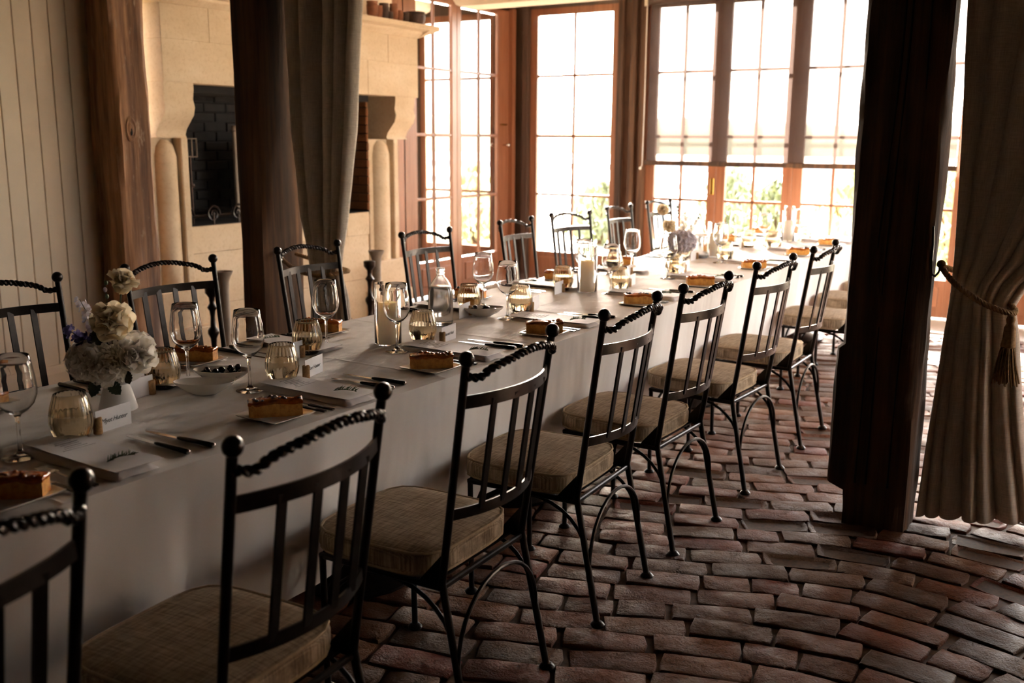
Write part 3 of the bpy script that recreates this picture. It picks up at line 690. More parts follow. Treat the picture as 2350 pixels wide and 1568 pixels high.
def turned(loc, lab, s_=1.0):
    t = thing('candlestick', lab, 'candlestick', loc)
    pf_ = [(.075, 0), (.075, .015), (.045, .035), (.03, .06), (.022, .10), (.035, .13), (.038, .15), (.022, .175), (.016, .22), (.02, .27), (.034, .30), (.034, .32), (.018, .34), (.014, .40), (.018, .44), (.032, .46), (.016, .485), (.018, .52), (.04, .55), (.042, .585), (.03, .59)]
    MB().lathe([(r*s_, z*s_) for r, z in pf_], 18).build('turned_stem', 'iron', t); return t
turned((-4.80, 5.60, 0), 'dark turned candlestick on the floor before the right of the hearth', 1.05)
turned((-4.82, 4.13, 0), 'dark turned candlestick on the floor before the left of the hearth', 1.02)
pk = thing('fire_poker', 'iron poker with ring handle leaning at the hearth', 'fire iron', (-5.16, 5.52, 0))
MB().tube([(.08, 0, 0), (0, 0, .78)], .009, 6).build('shaft', 'iron', pk)
MB().tube([(0-.006*0, .035*math.sin(a), .815-.035*math.cos(a)) for a in [i*PI/8 for i in range(17)]], .007, 6).build('ring_handle', 'iron', pk)
lb = thing('log_basket', 'low dark basket on the floor before the hearth', 'basket', (-4.95, 5.36, 0))
MB().lathe([(.10, 0), (.14, .03), (.15, .12), (.135, .2), (.13, .2), (.14, .12), (.09, .02)], 18, (0, 0, 0), True, True, lambda a, z: .02*math.sin(a*18)).build('basket_body', 'rust', lb)
# pots on the mantel shelf
pots = [(6.13, .045, .125, 'terracotta'), (6.20, .035, .10, 'terracotta'), (6.27, .04, .125, 'rust'), (6.335, .03, .07, 'rust'), (6.39, .035, .135, 'terracotta'), (6.455, .035, .09, 'terracotta'), (6.53, .035, .085, 'rust'), (6.66, .085, .10, 'rust')]
pl_lab = ['tall terracotta pot at the post end of the mantel row', 'small terracotta pot second in the mantel row', 'tall dark rusty pot third in the mantel row', 'short dark rusty pot fourth in the mantel row', 'tallest terracotta pot fifth in the mantel row', 'low terracotta pot sixth in the mantel row', 'low dark pot seventh in the mantel row', 'wide squat dark pot at the window end of the mantel row']
for (y, r, h_, m), lab_ in zip(pots, pl_lab):
    p = thing('mantel_pot', lab_, 'pot', (-5.17, y, 2.41), 0, 'old pots on the mantel shelf')
    MB().lathe([(r*.75, 0), (r*.95, h_*.3), (r, h_*.75), (r*.9, h_*.86), (r*.96, h_*.9), (r*.96, h_), (r*.8, h_), (r*.8, h_*.5), (r*.5, h_*.1)], 18).build('pot_body', m, p)

# ------------------------------------------------------------------ the long table and its cloth
tbl = thing('banquet_table', 'long banquet table hidden beneath the white cloth', 'table', ((XA+XB)/2, 0, 0))
hw = (XB-XA)/2-.012
for y0, y1 in ((.3, 2.5), (2.5, 4.4), (4.4, 6.3), (6.3, 8.2)): MB().box(-hw, hw, y0+.004, y1-.004, .705, TT-.006).build('tabletop', 'joinery', tbl, False)
for y in (.9, 2.45, 3.46, 5.3, 7.6):
    MB().lathe([(.035, .05), (.035, .705)], 12, (0.12, y, 0)).build('leg', 'iron', tbl)
    MB().lathe([(.20, 0), (.205, .015), (.17, .045), (.09, .07), (.035, .085)], 24, (0.12, y, 0)).build('foot', 'iron', tbl)
def cloth():
    HEM = .27; drop = TT-HEM; y0, y1 = .27, 8.24
    prof = []        # (side, along)
    nd = 14; ntop = 40
    for i in range(nd): prof.append(('L', 1-i/nd))
    for i in range(ntop+1): prof.append(('T', i/ntop))
    for i in range(1, nd+1): prof.append(('R', i/nd))
    XCR = -2.305; YCR = (1.15, 2.5, 3.12, 3.75, 4.4, 5.0, 5.65, 6.3, 7.0)
    prof = [p for p in prof if not (p[0] == 'T' and abs(XA+(XB-XA)*p[1]-XCR) < .014)]
    prof += [('T', (XCR+d-XA)/(XB-XA)) for d in (-.013, -.007, -.003, 0, .003, .007, .013)]
    prof.sort(key=lambda p: ({'L': 0, 'T': 1, 'R': 2}[p[0]], -p[1] if p[0] == 'L' else p[1]))
    yl = [y0+(y1-y0)*j/460 for j in range(461)]; yl = [y for y in yl if all(abs(y-c) > .014 for c in YCR)]+[c+d for c in YCR for d in (-.013, -.007, -.003, 0, .003, .007, .013)]; yl.sort(); ny = len(yl)-1
    mb = MB(); vs_ = []
    for y in yl:
        for side, t in prof:
            if side == 'T':
                x = XA+(XB-XA)*t; z = TT
                z += .0035*math.exp(-((x-XCR)/.0045)**2)*(.6+.5*fbm(y*2))
                for c in YCR: z += .003*math.exp(-((y-c)/.0045)**2)*(.6+.6*fbm(x*3, c))
                z += .0011*fbm(x*16, y*5)+.0006*fbm(x*40, y*12)
                if t in (0, 1): z -= .003
            else:
                sg = -1 if side == 'L' else 1; d = t*drop
                fold = fbm(y*2.3+sg*7, d*.8)*.55+fbm(y*6.1+sg*3, d*1.4)*.35+.25*max(0, fbm(y*1.1, sg*5))
                x = (XA if sg < 0 else XB)+sg*(.004-.05*t**.9+.055*fold*t); z = TT-.004-d+(.012*fbm(y*3, sg) if t == 1 else 0)
            vs_.append((x, y, z))
    n_ = len(prof); mb.add(vs_, [(j*n_+i, j*n_+i+1, (j+1)*n_+i+1, (j+1)*n_+i) for j in range(ny) for i in range(n_-1)])
    for ye, sg in ((y1, 1), (y0, -1)):
        mb.grid(lambda u, v: (XA+(XB-XA)*u, ye+sg*(.003+v*.02+.03*v*fbm(u*5, v)), TT-.003-drop*v), 40, 12)
    return mb
co = thing('tablecloth', 'long white tablecloth hanging well down the sides of the banquet table', 'tablecloth', (0, 0, 0))
cloth().build('cloth', 'cloth', co, True, None, 60)

# ------------------------------------------------------------------ chairs
def make_chair():
    root = thing('dining_chair', 'x', 'chair', (0, 0, 0), 0, 'black iron dining chairs around the long table')
    W = .212
    def px(z):            # rear post x by height
        return .228+.085*((z-.40)/.6) if z >= .40 else .228+.085*((.40-z)/.40)
    for s_ in (-1, 1):
        pth = [(px(z), s_*((.200+.013*max(0, (z-.4)/.6)) if z >= .4 else .200+.008*(.4-z)/.4), z) for z in (0.012, .12, .25, .36, .40, .44, .55, .7, .85, .965)]
        leg = MB().tube(pth, .0105, 10).build('rear_post', 'iron', root)
        MB().ball((px(.985), s_*.213, .982), .0195, 14, 10).build('finial_ball', 'iron', leg)
        MB().lathe([(.021, 0), (.023, .006), (.016, .014), (.0105, .018)], 14, (px(0), s_*.208, 0)).build('foot_disc', 'iron', leg)
        fl = MB().tube([(-.155, s_*.205, .012), (-.158, s_*.205, .2), (-.16, s_*.205, .392)], .0095, 10).build('front_leg', 'iron', root)
        MB().lathe([(.021, 0), (.023, .006), (.016, .014), (.0095, .018)], 14, (-.155, s_*.205, 0)).build('foot_disc', 'iron', fl)
        # side brace arch
        def arc(x0, y0, x1, y1, zl, zh, n_=16):
            return [(x0+(x1-x0)*(.5-.5*math.cos(PI*i/n_)), y0+(y1-y0)*(.5-.5*math.cos(PI*i/n_)), zl+(zh-zl)*math.sin(PI*i/n_)**.85) for i in range(n_+1)]
        MB().tube(arc(px(.17)-.004, s_*.203, -.156, s_*.205, .17, .385), .006, 8).build('brace_arch', 'iron', root)
        MB().prism([(px(.40), .385), (px(.49), .49), (.15, .385)], 1, s_*.2-.003, s_*.2+.003).build('gusset_plate', 'iron', root, False)
    MB().tube(arc(px(.17), -.203, px(.17), .203, .17, .378), .006, 8).build('brace_arch', 'iron', root)
    MB().tube(arc(-.156, -.204, -.156, .204, .20, .375), .006, 8).build('brace_arch', 'iron', root)
    fr = MB(); z0, z1 = .382, .397
    fr.cbox(-.17, .235, -.212, -.197, z0, z1, .003); fr.cbox(-.17, .235, .197, .212, z0, z1, .003); fr.cbox(-.17, -.155, -.197, .197, z0, z1, .003); fr.cbox(.22, .235, -.197, .197, z0, z1, .003)
    sf = fr.build('seat_frame', 'iron', root, False)
    for k in range(4): MB().box(-.10+k*.09, -.075+k*.09, -.2, .2, .386, .391).build('seat_strap', 'iron', sf, False)
    # back rails bowed backwards
    def bow(z, n_=16, d=.055):
        w_ = .200+.013*(z-.4)/.6
        return [(px(z)+d*(1-(t*2-1)**2), -w_+2*w_*t, z) for t in [i/n_ for i in range(n_+1)]]
    MB().ribbon(bow(.875), .032, .006).build('top_slat', 'iron', root, True)
    MB().ribbon(bow(.585), .028, .006).build('lower_slat', 'iron', root, True)
    for k in range(4):
        t = .5+(k-1.5)*.19; w0, w1 = .204, .21; f = 1-(t*2-1)**2
        MB().ribbon([(px(.585)+.055*f, (-1+2*t)*w0, .585), (px(.73)+.055*f, (-1+2*t)*.207, .73), (px(.875)+.055*f, (-1+2*t)*w1, .875)], .023, .006, (0, 1, 0)).build('splat_bar', 'iron', root, False)
    pth = []
    for i in range(25):
        t = i/24; s_ = 2*t-1
        zz = .943+.036*(math.cos(PI*s_*.5)**1.3 if abs(s_) < 1 else 0)-.014*math.exp(-((abs(s_)-.86)/.1)**2)
        pth.append((px(.945)+.066*(1-abs(s_)**2.6), s_*.213, zz))
    rope(pth, .0086, 2, .034, .62, 110, 6).build('twisted_top_rail', 'iron', root)
    # cushion
    mb = MB(); n_ = 40; L0, L1, Wd = -.212, .205, .215; rings = []
    def outl(ins, k):
        a = 2*PI*k/n_; c, s_ = math.cos(a), math.sin(a); e = 5.0
        q = (abs(c)**e+abs(s_)**e)**(-1/e)
        return ((L0+L1)/2+(q*c)*((L1-L0)/2-ins), q*s_*(Wd-ins))
    for ins, z in ((.014, .398), (.003, .402), (0, .415), (.0, .445), (.003, .457), (.012, .463), (.05, .468), (.12, .471)):
        for k in range(n_):
            x, y = outl(ins, k); mb.v.append((x, y, z))
    N = 8; mb.f += [(r*n_+k, r*n_+(k+1) % n_, (r+1)*n_+(k+1) % n_, (r+1)*n_+k) for r in range(N-1) for k in range(n_)]+[tuple(range(n_-1, -1, -1)), tuple((N-1)*n_+k for k in range(n_))]
    cu = mb.build('cushion', 'cushion', root, True, None, 50)
    for z in (.404, .460):
        MB().tube([outl(.004, k % n_)+(z,) for k in range(n_+1)], .0042, 6, False).build('piping', 'piping', cu)
    return root
proto = make_chair(); proto.scale = (1, 1, 1.014)
RCH = [(-1.60, .62, 3), (-1.565, 1.28, 4), (-1.62, 2.06, 2), (-1.632, 2.775, 3), (-1.636, 3.435, -1), (-1.63, 4.225, -3), (-1.632, 4.985, 1), (-1.632, 6.13, 2), (-1.632, 6.93, -2), (-1.632, 7.7, 0)]
first = True
for i, (x, y, a) in enumerate(RCH):
    lab = 'black iron chair with beige cushion, aisle side, %s from the window end' % ORD[9-i]
    if first: proto.location = (x, y, 0); proto.rotation_euler = (0, 0, R(a)); tag(proto, lab); first = False
    else: dup(proto, (x, y, 0), R(a), lab)
LCH = [(-3.02, 1.95, 182), (-3.03, 2.65, 178), (-3.03, 3.475, 183), (-3.04, 4.39, 179), (-3.07, 5.40, 184), (-3.10, 6.09, 170), (-3.14, 7.0, 181), (-3.20, 7.86, 177)]
for i, (x, y, a) in enumerate(LCH):
    dup(proto, (x, y, 0), R(a), 'black iron chair with beige cushion, fireplace side, %s from the window end' % ORD[7-i])

# ------------------------------------------------------------------ tableware prototypes (meshes shared by all copies)
def closed(outer, inner, n=32, wob_o=None, wob_i=None):
    """solid of revolution with a wall: outer profile up, inner profile down"""
    mb = MB(); prof = outer+inner; vs_ = []
    no = len(outer)
    for i, (r, z) in enumerate(prof):
        for k in range(n):
            a = 2*PI*k/n; w_ = (wob_o if i < no else wob_i); rr = r*(1+(w_(a, z) if w_ else 0)); vs_.append((rr*math.cos(a), rr*math.sin(a), z))
    N = len(prof); fs_ = [(i*n+k, i*n+(k+1) % n, (i+1)*n+(k+1) % n, (i+1)*n+k) for i in range(N-1) for k in range(n)]
    fs_ += [tuple(range(n-1, -1, -1)), tuple((N-1)*n+k for k in range(n))]
    return mb.add(vs_, fs_)
PM = {}
PM['wine_bowl'] = closed([(.042, 0), (.0425, .0015), (.030, .004), (.012, .009), (.0055, .018), (.0045, .04), (.0042, .075), (.005, .095), (.010, .105), (.026, .115), (.040, .131), (.0475, .152), (.0485, .168), (.046, .195), (.041, .225), (.0375, .247)],
                         [(.0366, .2475), (.0365, .246), (.040, .225), (.045, .195), (.0475, .168), (.0465, .152), (.039, .132), (.025, .1168), (.008, .1095), (.001, .108)], 40).mesh('wine_glass', 'glass', True, 80)
def tumb():
    rib = lambda a, z: 0.022*math.cos(24*a)*max(0, min(1, (z-.02)/.05))
    o = [(.030, 0), (.036, .003), (.044, .015), (.051, .035), (.0535, .052), (.052, .07), (.047, .092), (.041, .112), (.038, .121)]
    i_ = [(.0365, .1215), (.0395, .112), (.0455, .092), (.0503, .07), (.0517, .052), (.049, .036), (.042, .018), (.030, .009), (.001, .008)]
    return closed(o, i_, 96, None, rib)
PM['tumbler'] = tumb().mesh('tumbler_glass', 'amber', True, 80)
PM['water'] = MB().lathe([(.001, .0082), (.0302, .0092), (.0422, .018), (.0492, .036), (.0519, .052), (.0508, .066), (.0503, .0695)], 40).mesh('water', 'water', True, 60)
def square_ring(h, ins, z, n=32, e=26):
    out = []
    for k in range(n):
        a = 2*PI*k/n; c, s_ = math.cos(a), math.sin(a); q = (abs(c)**e+abs(s_)**e)**(-1/e); out.append((q*c*(h-ins), q*s_*(h-ins), z))
    return out
def plate():
    mb = MB(); n = 32; rs = [(.018, .0), (.006, .004), (0, .0085), (.001, .0098), (.005, .0098), (.012, .006), (.03, .0048)]
    for ins, z in rs: mb.v += square_ring(.078, ins, z, n)
    N = len(rs); mb.f += [(r*n+k, r*n+(k+1) % n, (r+1)*n+(k+1) % n, (r+1)*n+k) for r in range(N-1) for k in range(n)]+[tuple(range(n-1, -1, -1)), tuple((N-1)*n+k for k in range(n))]
    return mb
PM['plate'] = plate().mesh('square_plate', 'china', True, 50)
def cake(seed):
    rnd = random.Random(seed)
    sp = MB(); nu = 10
    def fn_side(u, v): return None
    L, W = .142, .05; H = .040
    def top(x, y): return H+.004*fbm(x*40+seed, y*40)+.005*math.sin(x*70+seed)*(.5+.5*fbm(x*30, seed))
    per = []
    for i in range(14): per.append((-L/2+L*i/14, -W/2))
    for i in range(5): per.append((L/2, -W/2+W*i/5))
    for i in range(14): per.append((L/2-L*i/14, W/2))
    for i in range(5): per.append((-L/2, W/2-W*i/5))
    N = len(per); vs_ = []
    for f, ins in ((0, .003), (.08, 0), (.5, 0), (.92, .0)):
        for x, y in per: vs_.append((x*(1-ins*4)+.0012*fbm(x*90+seed, y*90, f*9), y*(1-ins*8)+.0015*fbm(x*90+5+seed, y*90, f*9), top(x, y)*f))
    sp.add(vs_, [(r*N+k, r*N+(k+1) % N, (r+1)*N+(k+1) % N, (r+1)*N+k) for r in range(3) for k in range(N)]+[tuple(range(N-1, -1, -1)), tuple(3*N+k for k in range(N))])
    gl = MB(); vs_ = []
    for dz, s_ in ((-.006, 1.01), (-.001, 1.035), (.003, 1.0), (.0055, .8), (.006, .4)):
        for x, y in per: vs_.append((x*(1-(1-s_)*.5) if s_ < 1 else x*s_, y*s_, top(x*s_, y*s_)+dz+.0025*fbm(x*60+seed, y*60+dz*100)+(.004*fbm(x*28, y*10+seed) if s_ > .9 and dz < 0 else 0)))
    gl.add(vs_, [(r*N+k, r*N+(k+1) % N, (r+1)*N+(k+1) % N, (r+1)*N+k) for r in range(4) for k in range(N)]+[tuple(range(N-1, -1, -1)), tuple(4*N+k for k in range(N))])
    cr_ = MB()
    for k in range(12):
        x = rnd.uniform(-L*.45, L*.45); y = rnd.uniform(-W*.35, W*.35); r = rnd.uniform(.004, .009); cr_.ball((x, y, top(x, y)+.006), r, 8, 6, (1, 1, .7))
    return sp.mesh('sponge', 'cake', True, 50), gl.mesh('glaze', 'glaze', True, 60), cr_.mesh('topping', 'glaze', True), cr_.mesh('topping', 'crumb', True)
CK = [cake(i*7+1) for i in range(4)]
def fork():
    mb = MB(); mb.ribbon([(.10, 0, .0035), (.03, 0, .004), (-.02, 0, .006), (-.045, 0, .009)], .008, .0022, (0, 1, 0))
    mb.ribbon([(-.04, 0, .0085), (-.05, 0, .009), (-.058, 0, .008)], .02, .002, (0, 1, 0))
    for k in range(4): mb.tube([(-.056, (k-1.5)*.0058, .0082), (-.075, (k-1.5)*.0058, .0065), (-.105, (k-1.5)*.0056, .0085)], [.0016, .0015, .0008], 5)
    return mb
PM['fork'] = fork().mesh('fork', 'steel', True, 40)
PM['fork_end'] = MB().ribbon([(.10, 0, .0036), (.06, 0, .0042), (.01, 0, .0045)], .0105, .0046, (0, 1, 0)).mesh('fork_handle', 'handle', True, 40)
PM['knife_blade'] = MB().prism([(-.005, -.004), (-.005, .006), (-.085, .0085), (-.115, .006), (-.128, 0), (-.12, -.004), (-.09, -.006)], 2, .0028, .0042).mesh('knife_blade', 'steel', False)
PM['knife_handle'] = MB().tube([(-.008, 0, .0048), (.0, 0, .005), (.06, 0, .006), (.118, 0, .006), (.122, 0, .006)], [.0036, .0048, .006, .0065, .0045], 10).mesh('knife_handle', 'handle', True, 50)
PM['knife_cap'] = MB().ball((.121, 0, .006), .0062, 10, 6, (.6, 1, 1)).mesh('knife_cap', 'steel')
def napkin():
    mb = MB(); nx, ny = 26, 10; L, W = .37, .118
    def top(u, v):
        x = -L/2+L*u; y = -W/2+W*v; e = min(u, 1-u, v*.4, (1-v)*.4); h_ = .0105*min(1, e/.02)**.5 if e > 0 else 0.0
        return (x+.004*fbm(y*30, 3), y+.004*fbm(x*12), .0006+h_+.002*fbm(x*18, y*25))
    mb.grid(top, nx, ny); mb.grid(lambda u, v: (-L/2+L*u+.004*fbm((-W/2+W*v)*30, 3), -W/2+W*v+.004*fbm((-L/2+L*u)*12), 0.0003), nx, ny)
    return mb
PM['napkin'] = napkin().mesh('napkin', 'napkin', True, 70)
def sheet(fn, nu, nv, t):
    mb = MB(); mb.grid(fn, nu, nv); a = len(mb.v); mb.grid(lambda u, v: tuple(Vector(fn(u, v))+Vector((0, 0, t))), nu, nv)
    b = [(v*(nu+1)) for v in range(nv+1)]
    ring = [u for u in range(nu+1)]+[v*(nu+1)+nu for v in range(1, nv+1)]+[nv*(nu+1)+u for u in range(nu-1, -1, -1)]+[v*(nu+1) for v in range(nv-1, 0, -1)]
    for i in range(len(ring)): p, q = ring[i], ring[(i+1) % len(ring)]; mb.f.append((p, q, a+q, a+p))
    return mb
def menu_z(x): return .0138+.05*max(0, (-x-.04))**1.6+.012*max(0, x-.1)
PM['menu'] = sheet(lambda u, v: (-.185+.37*u, -.064+.128*v, menu_z(-.185+.37*u)+.004*(v-.5)**2), 20, 4, .0007).mesh('menu_card', 'paper', True, 60)
def prints(n=7):
    mb = MB(); rnd = random.Random(4)
    for k in range(n):
        x = -.13+k*.014; w_ = rnd.uniform(.02, .045)
        pts = [(x+.0018*math.sin(i*2.1+k), -w_+2*w_*i/26, menu_z(x)+.0022+.004*((-w_+2*w_*i/26)/.128)**2) for i in range(27)]
        mb.tube(pts, .00035, 4)
    return mb
PM['print'] = prints().mesh('menu_print', 'ink_pale', False)
def sprig(seed):
    rnd = random.Random(seed); mb = MB(); st = [(.035*(t-.5)*2, .006*math.sin(t*3), .004+.003*math.sin(t*PI)) for t in [i/8 for i in range(9)]]
    nl = MB()
    for k in range(46):
        t = rnd.random()*.96; i = int(t*8); p = Vector(st[i]).lerp(Vector(st[i+1]), t*8-i); a = rnd.uniform(-1, 1); b = rnd.choice((-1, 1))
        d = Vector((.55, b*(.6+.3*rnd.random()), .25+.5*rnd.random())).normalized()*rnd.uniform(.010, .019)
        nl.tube([p, p+d*.5+Vector((0, 0, .001)), p+d], [.0007, .0012, .0004], 4)
    mb.tube(st, .0011, 5); return mb.mesh('sprig_stem', 'rosemary'), nl.mesh('sprig_needles', 'rosemary')
SPR = [sprig(3), sprig(8)]
PM['card'] = MB().cbox(-.0006, .0006, -.058, .058, 0, .060, .0002).mesh('place_card', 'paper', False)
PM['cork'] = MB().lathe([(.0105, 0), (.0118, .0015), (.0116, .022), (.0118, .0415), (.0105, .043)], 16).mesh('cork', 'cork', True, 60)
def text_mesh(txt, size=.017):
    c = bpy.data.curves.new('lettering', 'FONT'); c.body = txt; c.size = size; c.align_x = 'CENTER'; c.align_y = 'CENTER'; c.shear = .45; c.extrude = .0001; c.space_character = .92; c.resolution_u = 2
    o = bpy.data.objects.new('lettering', c); col.objects.link(o); dg = bpy.context.evaluated_depsgraph_get(); me = bpy.data.meshes.new_from_object(o.evaluated_get(dg)); bpy.data.objects.remove(o)
    me.materials.clear(); me.materials.append(MAT['ink']); return me
rndT = random.Random(21)
WL = {'R': 'aisle side', 'L': 'fireplace side'}
def place(side, y0, idx, count, text=None, wine=True, over=None):
    """one place setting; right (aisle) side template turned round for the fireplace side"""
    over = over or {}
    where = '%s place from the window end, %s' % (ORD[count-1-idx], WL[side])
    def P(x, dy, z=0):
        x += rndT.uniform(-.006, .006); dy += rndT.uniform(-.008, .008)
        return (x, y0+dy, TT+z) if side == 'R' else (XA+XB-x, y0-dy, TT+z)
    def rot(a): return R(a) if side == 'R' else R(a)+PI
    def one(name, me, loc, a, lab, cat, grp, kids=()):
        o = thing(name, lab+', '+where, cat, loc, rot(a), grp)
        link(me.name, me, o)
        for m in kids: link(m.name, m, o)
        return o
    ck = CK[idx % 4]; ja = lambda d: rndT.uniform(-d, d)
    pl = P(-1.945, -.262, .001); one('dessert_plate', PM['plate'], pl, 2+ja(4), 'small square white plate', 'plate', 'square dessert plates')
    o = thing('cake_slice', 'golden glazed cake bar on a square plate, '+where, 'cake', (pl[0], pl[1], pl[2]+.005), rot(40+ja(9) if side == 'R' else 30+ja(12)), 'cake slices')
    link('sponge', ck[0], o); link('glaze', ck[1], o); link('topping', ck[3] if (idx+ (side == 'L')) % 3 == 1 else ck[2], o)['kind'] = 'stuff'
    for k, dy in enumerate((-.128, -.166)): one('fork', PM['fork'], P(-1.955, dy, .001), 180*0+ja(3), 'steel fork %s' % ('beside the napkin' if k == 0 else 'beside the cake plate'), 'fork', 'forks', (PM['fork_end'],))
    np_ = P(-2.03, -.02, .0015); one('napkin', PM['napkin'], np_, ja(3), 'folded white napkin under a menu card', 'napkin', 'folded napkins')
    mo = one('menu_card', PM['menu'], (np_[0]-.012 if side == 'R' else np_[0]+.012, np_[1]+(.022 if side == 'R' else -.022), TT+.0015), ja(4)+2, 'long white menu card on a napkin', 'menu card', 'menu cards')
    if side == 'R' and idx < 5: link('menu_print', PM['print'], mo)
    s_ = SPR[idx % 2]; one('rosemary_sprig', s_[0], (np_[0]+(.10 if side == 'R' else -.10), np_[1]+(.022 if side == 'R' else -.022), TT+.0158), 60+ja(40), 'green rosemary sprig on a menu card', 'herb sprig', 'rosemary sprigs', (s_[1],))
    for k, dy in enumerate((.152, .205)): one('table_knife', PM['knife_blade'], P(-1.995, dy, .0005), ja(2.5), '%s with dark handle' % ('table knife' if k == 0 else 'butter knife'), 'knife', 'table knives', (PM['knife_handle'], PM['knife_cap']))
    if wine:
        q = over.get('wine') or P(-2.215, -.10)[:2]; one('wine_glass', PM['wine_bowl'], (q[0], q[1], TT+.001), 0, 'empty stemmed wine glass', 'wine glass', 'wine glasses')
    q = over.get('tumbler') or P(-2.225, .045)[:2]; one('tumbler', PM['tumbler'], (q[0], q[1], TT+.001), ja(40), 'ribbed amber tumbler of water', 'tumbler', 'amber tumblers', (PM['water'],))
    ca = over.get('card') or P(-2.205, .165)[:2]; a = (12+ja(6)) if side == 'R' else 8+ja(6)
    co_ = one('place_card', PM['card'], (ca[0], ca[1], TT+.001), a, 'white place card stuck in a cork', 'place card', 'place cards')
    if text:
        t = link('lettering', text, co_, (.0011, 0, .028), (R(90), 0, R(90)))
    ar = rot(a); kx, ky = ca[0]+math.sin(ar)*.052, ca[1]-math.cos(ar)*.052
    one('cork', PM['cork'], (kx, ky, TT+.001), 0, 'wine cork holding a place card', 'cork', 'wine corks')
SR = [1.37, 2.13, 2.83, 3.57, 4.44, 5.18, 6.04, 6.93, 7.72]
TX = [text_mesh('Miyet Hunter'), text_mesh('Roe Hunter'), text_mesh('Harriet Neal', .016), None]
OV = {0: dict(wine=(-2.19, 1.28), tumbler=(-2.21, 1.43), card=(-2.21, 1.55)), 1: dict(wine=(-2.22, 2.03), tumbler=(-2.22, 2.165), card=(-2.20, 2.285)), 2: dict(wine=(-2.21, 2.72), tumbler=(-2.235, 2.905), card=(-2.17, 2.98)),
      3: dict(wine=(-2.24, 3.50), tumbler=(-2.28, 3.67), card=(-2.265, 3.77)), 4: dict(wine=(-2.20, 4.39), tumbler=(-2.21, 4.51), card=(-2.24, 4.72)), 5: dict(wine=(-2.19, 5.07), card=(-2.24, 5.46)), 6: dict(tumbler=(-2.23, 6.06), card=(-2.29, 6.29)), 7: dict(wine=(-2.31, 7.06))}
for i, y in enumerate(SR): place('R', y, i, 9, TX[i] if i < 3 else None, True, OV.get(i))
SL = [1.2, 1.95, 2.57, 3.60, 4.42, 5.22, 6.15, 7.02, 7.85]
OL = {1: dict(wine=(-2.46, 2.0), tumbler=(-2.46, 1.905)), 2: dict(wine=(-2.47, 2.635), tumbler=(-2.445, 2.51)), 3: dict(wine=(-2.50, 3.70), tumbler=(-2.49, 3.575)), 4: dict(wine=(-2.43, 4.53), tumbler=(-2.47, 4.385)), 5: dict(wine=(-2.48, 5.21), tumbler=(-2.55, 5.12)), 6: dict(wine=(-2.53, 6.26), tumbler=(-2.56, 6.02)), 7: dict(wine=(-2.55, 7.13))}
for i, y in enumerate(SL): place('L', y, i, 9, None, True, OL.get(i))

# ------------------------------------------------------------------ centre pieces
def hurricane(loc, lab, ch=.16, lit=True):
    t = thing('hurricane_candle', lab, 'candle', loc)
    closed([(.047, 0), (.050, .002), (.050, .228)], [(.0478, .2285), (.0478, .006), (.001, .005)], 40).build('glass_cylinder', 'glass', t, True, None, 60)
    c = MB().lathe([(.034, .0055), (.0355, .008), (.0355, ch-.006), (.034, ch), (.028, ch-.003), (.008, ch-.006)], 28).build('pillar_candle', 'wax', t, True, None, 60)
    MB().tube([(0, 0, ch-.006), (.0005, 0, ch+.010)], .001, 5).build('wick', 'ink', c)
    if lit: MB().lathe([(.0006, 0), (.0045, .007), (.0055, .013), (.0042, .022), (.0018, .032), (.0003, .040)], 12, (0, 0, ch+.006)).build('flame', 'flame', c)
hurricane((-2.325, 2.81, TT+.001), 'lit ivory pillar candle in glass cylinder beside the water bottle, curtain post behind')
hurricane((-2.33, 4.385, TT+.001), 'lit ivory pillar candle in glass cylinder at the middle of the table')
hurricane((-2.37, 6.24, TT+.001), 'lit ivory pillar candle in glass cylinder near the window end')
hurricane((-2.30, 7.6, TT+.001), 'ivory pillar candle in glass cylinder at the window end of table', .16, False)
def bottle(loc, lab):
    t = thing('water_bottle', lab, 'bottle', loc)
    o_ = [(.044, 0), (.0495, .004), (.0515, .012), (.0515, .125), (.049, .145), (.040, .170), (.028, .188), (.019, .198), (.0165, .206), (.0165, .212), (.0185, .213), (.0185, .217), (.0168, .218), (.0168, .223), (.0188, .224), (.0188, .231), (.017, .234)]
    i_ = [(.0145, .234), (.0142, .206), (.0165, .198), (.0255, .187), (.0378, .169), (.0468, .144), (.0492, .125), (.0492, .012), (.044, .007), (.001, .008)]
    closed(o_, i_, 36).build('bottle_glass', 'misted', t, True, None, 70)
    MB().lathe([(.001, .0082), (.0442, .0072), (.0494, .0122), (.0494, .125), (.0470, .144), (.0420, .158), (.0415, .1585)], 36).build('water', 'water', t, True, None, 60)
    return t
bottle((-2.40, 3.24, TT+.001), 'clear round shouldered water bottle beside the near hurricane candle')
bottle((-2.43, 6.14, TT+.001), 'clear round shouldered water bottle between gold vase and far candle')
def dish(loc, rz, lab):
    t = thing('oval_dish', lab, 'dish', loc, rz)
    mb = MB(); pr2 = [(.035, 0), (.040, .003), (.065, .016), (.085, .031), (.092, .039), (.0905, .040), (.083, .033), (.063, .019), (.035, .0075), (.002, .006)]
    mb.lathe(pr2, 40, (0, 0, 0), True, True, None, .98, .54); mb.build('dish_body', 'china', t, True, None, 50); return t
dish((-2.30, 1.925, TT+.001), R(34), 'white oval dish, empty, standing in front of the olives')
dish((-2.375, 2.06, TT+.001), R(30), 'white oval dish filled with dark olives')
dish((-2.365, 3.50, TT+.001), R(40), 'white oval dish with olives behind the aisle side tumbler')
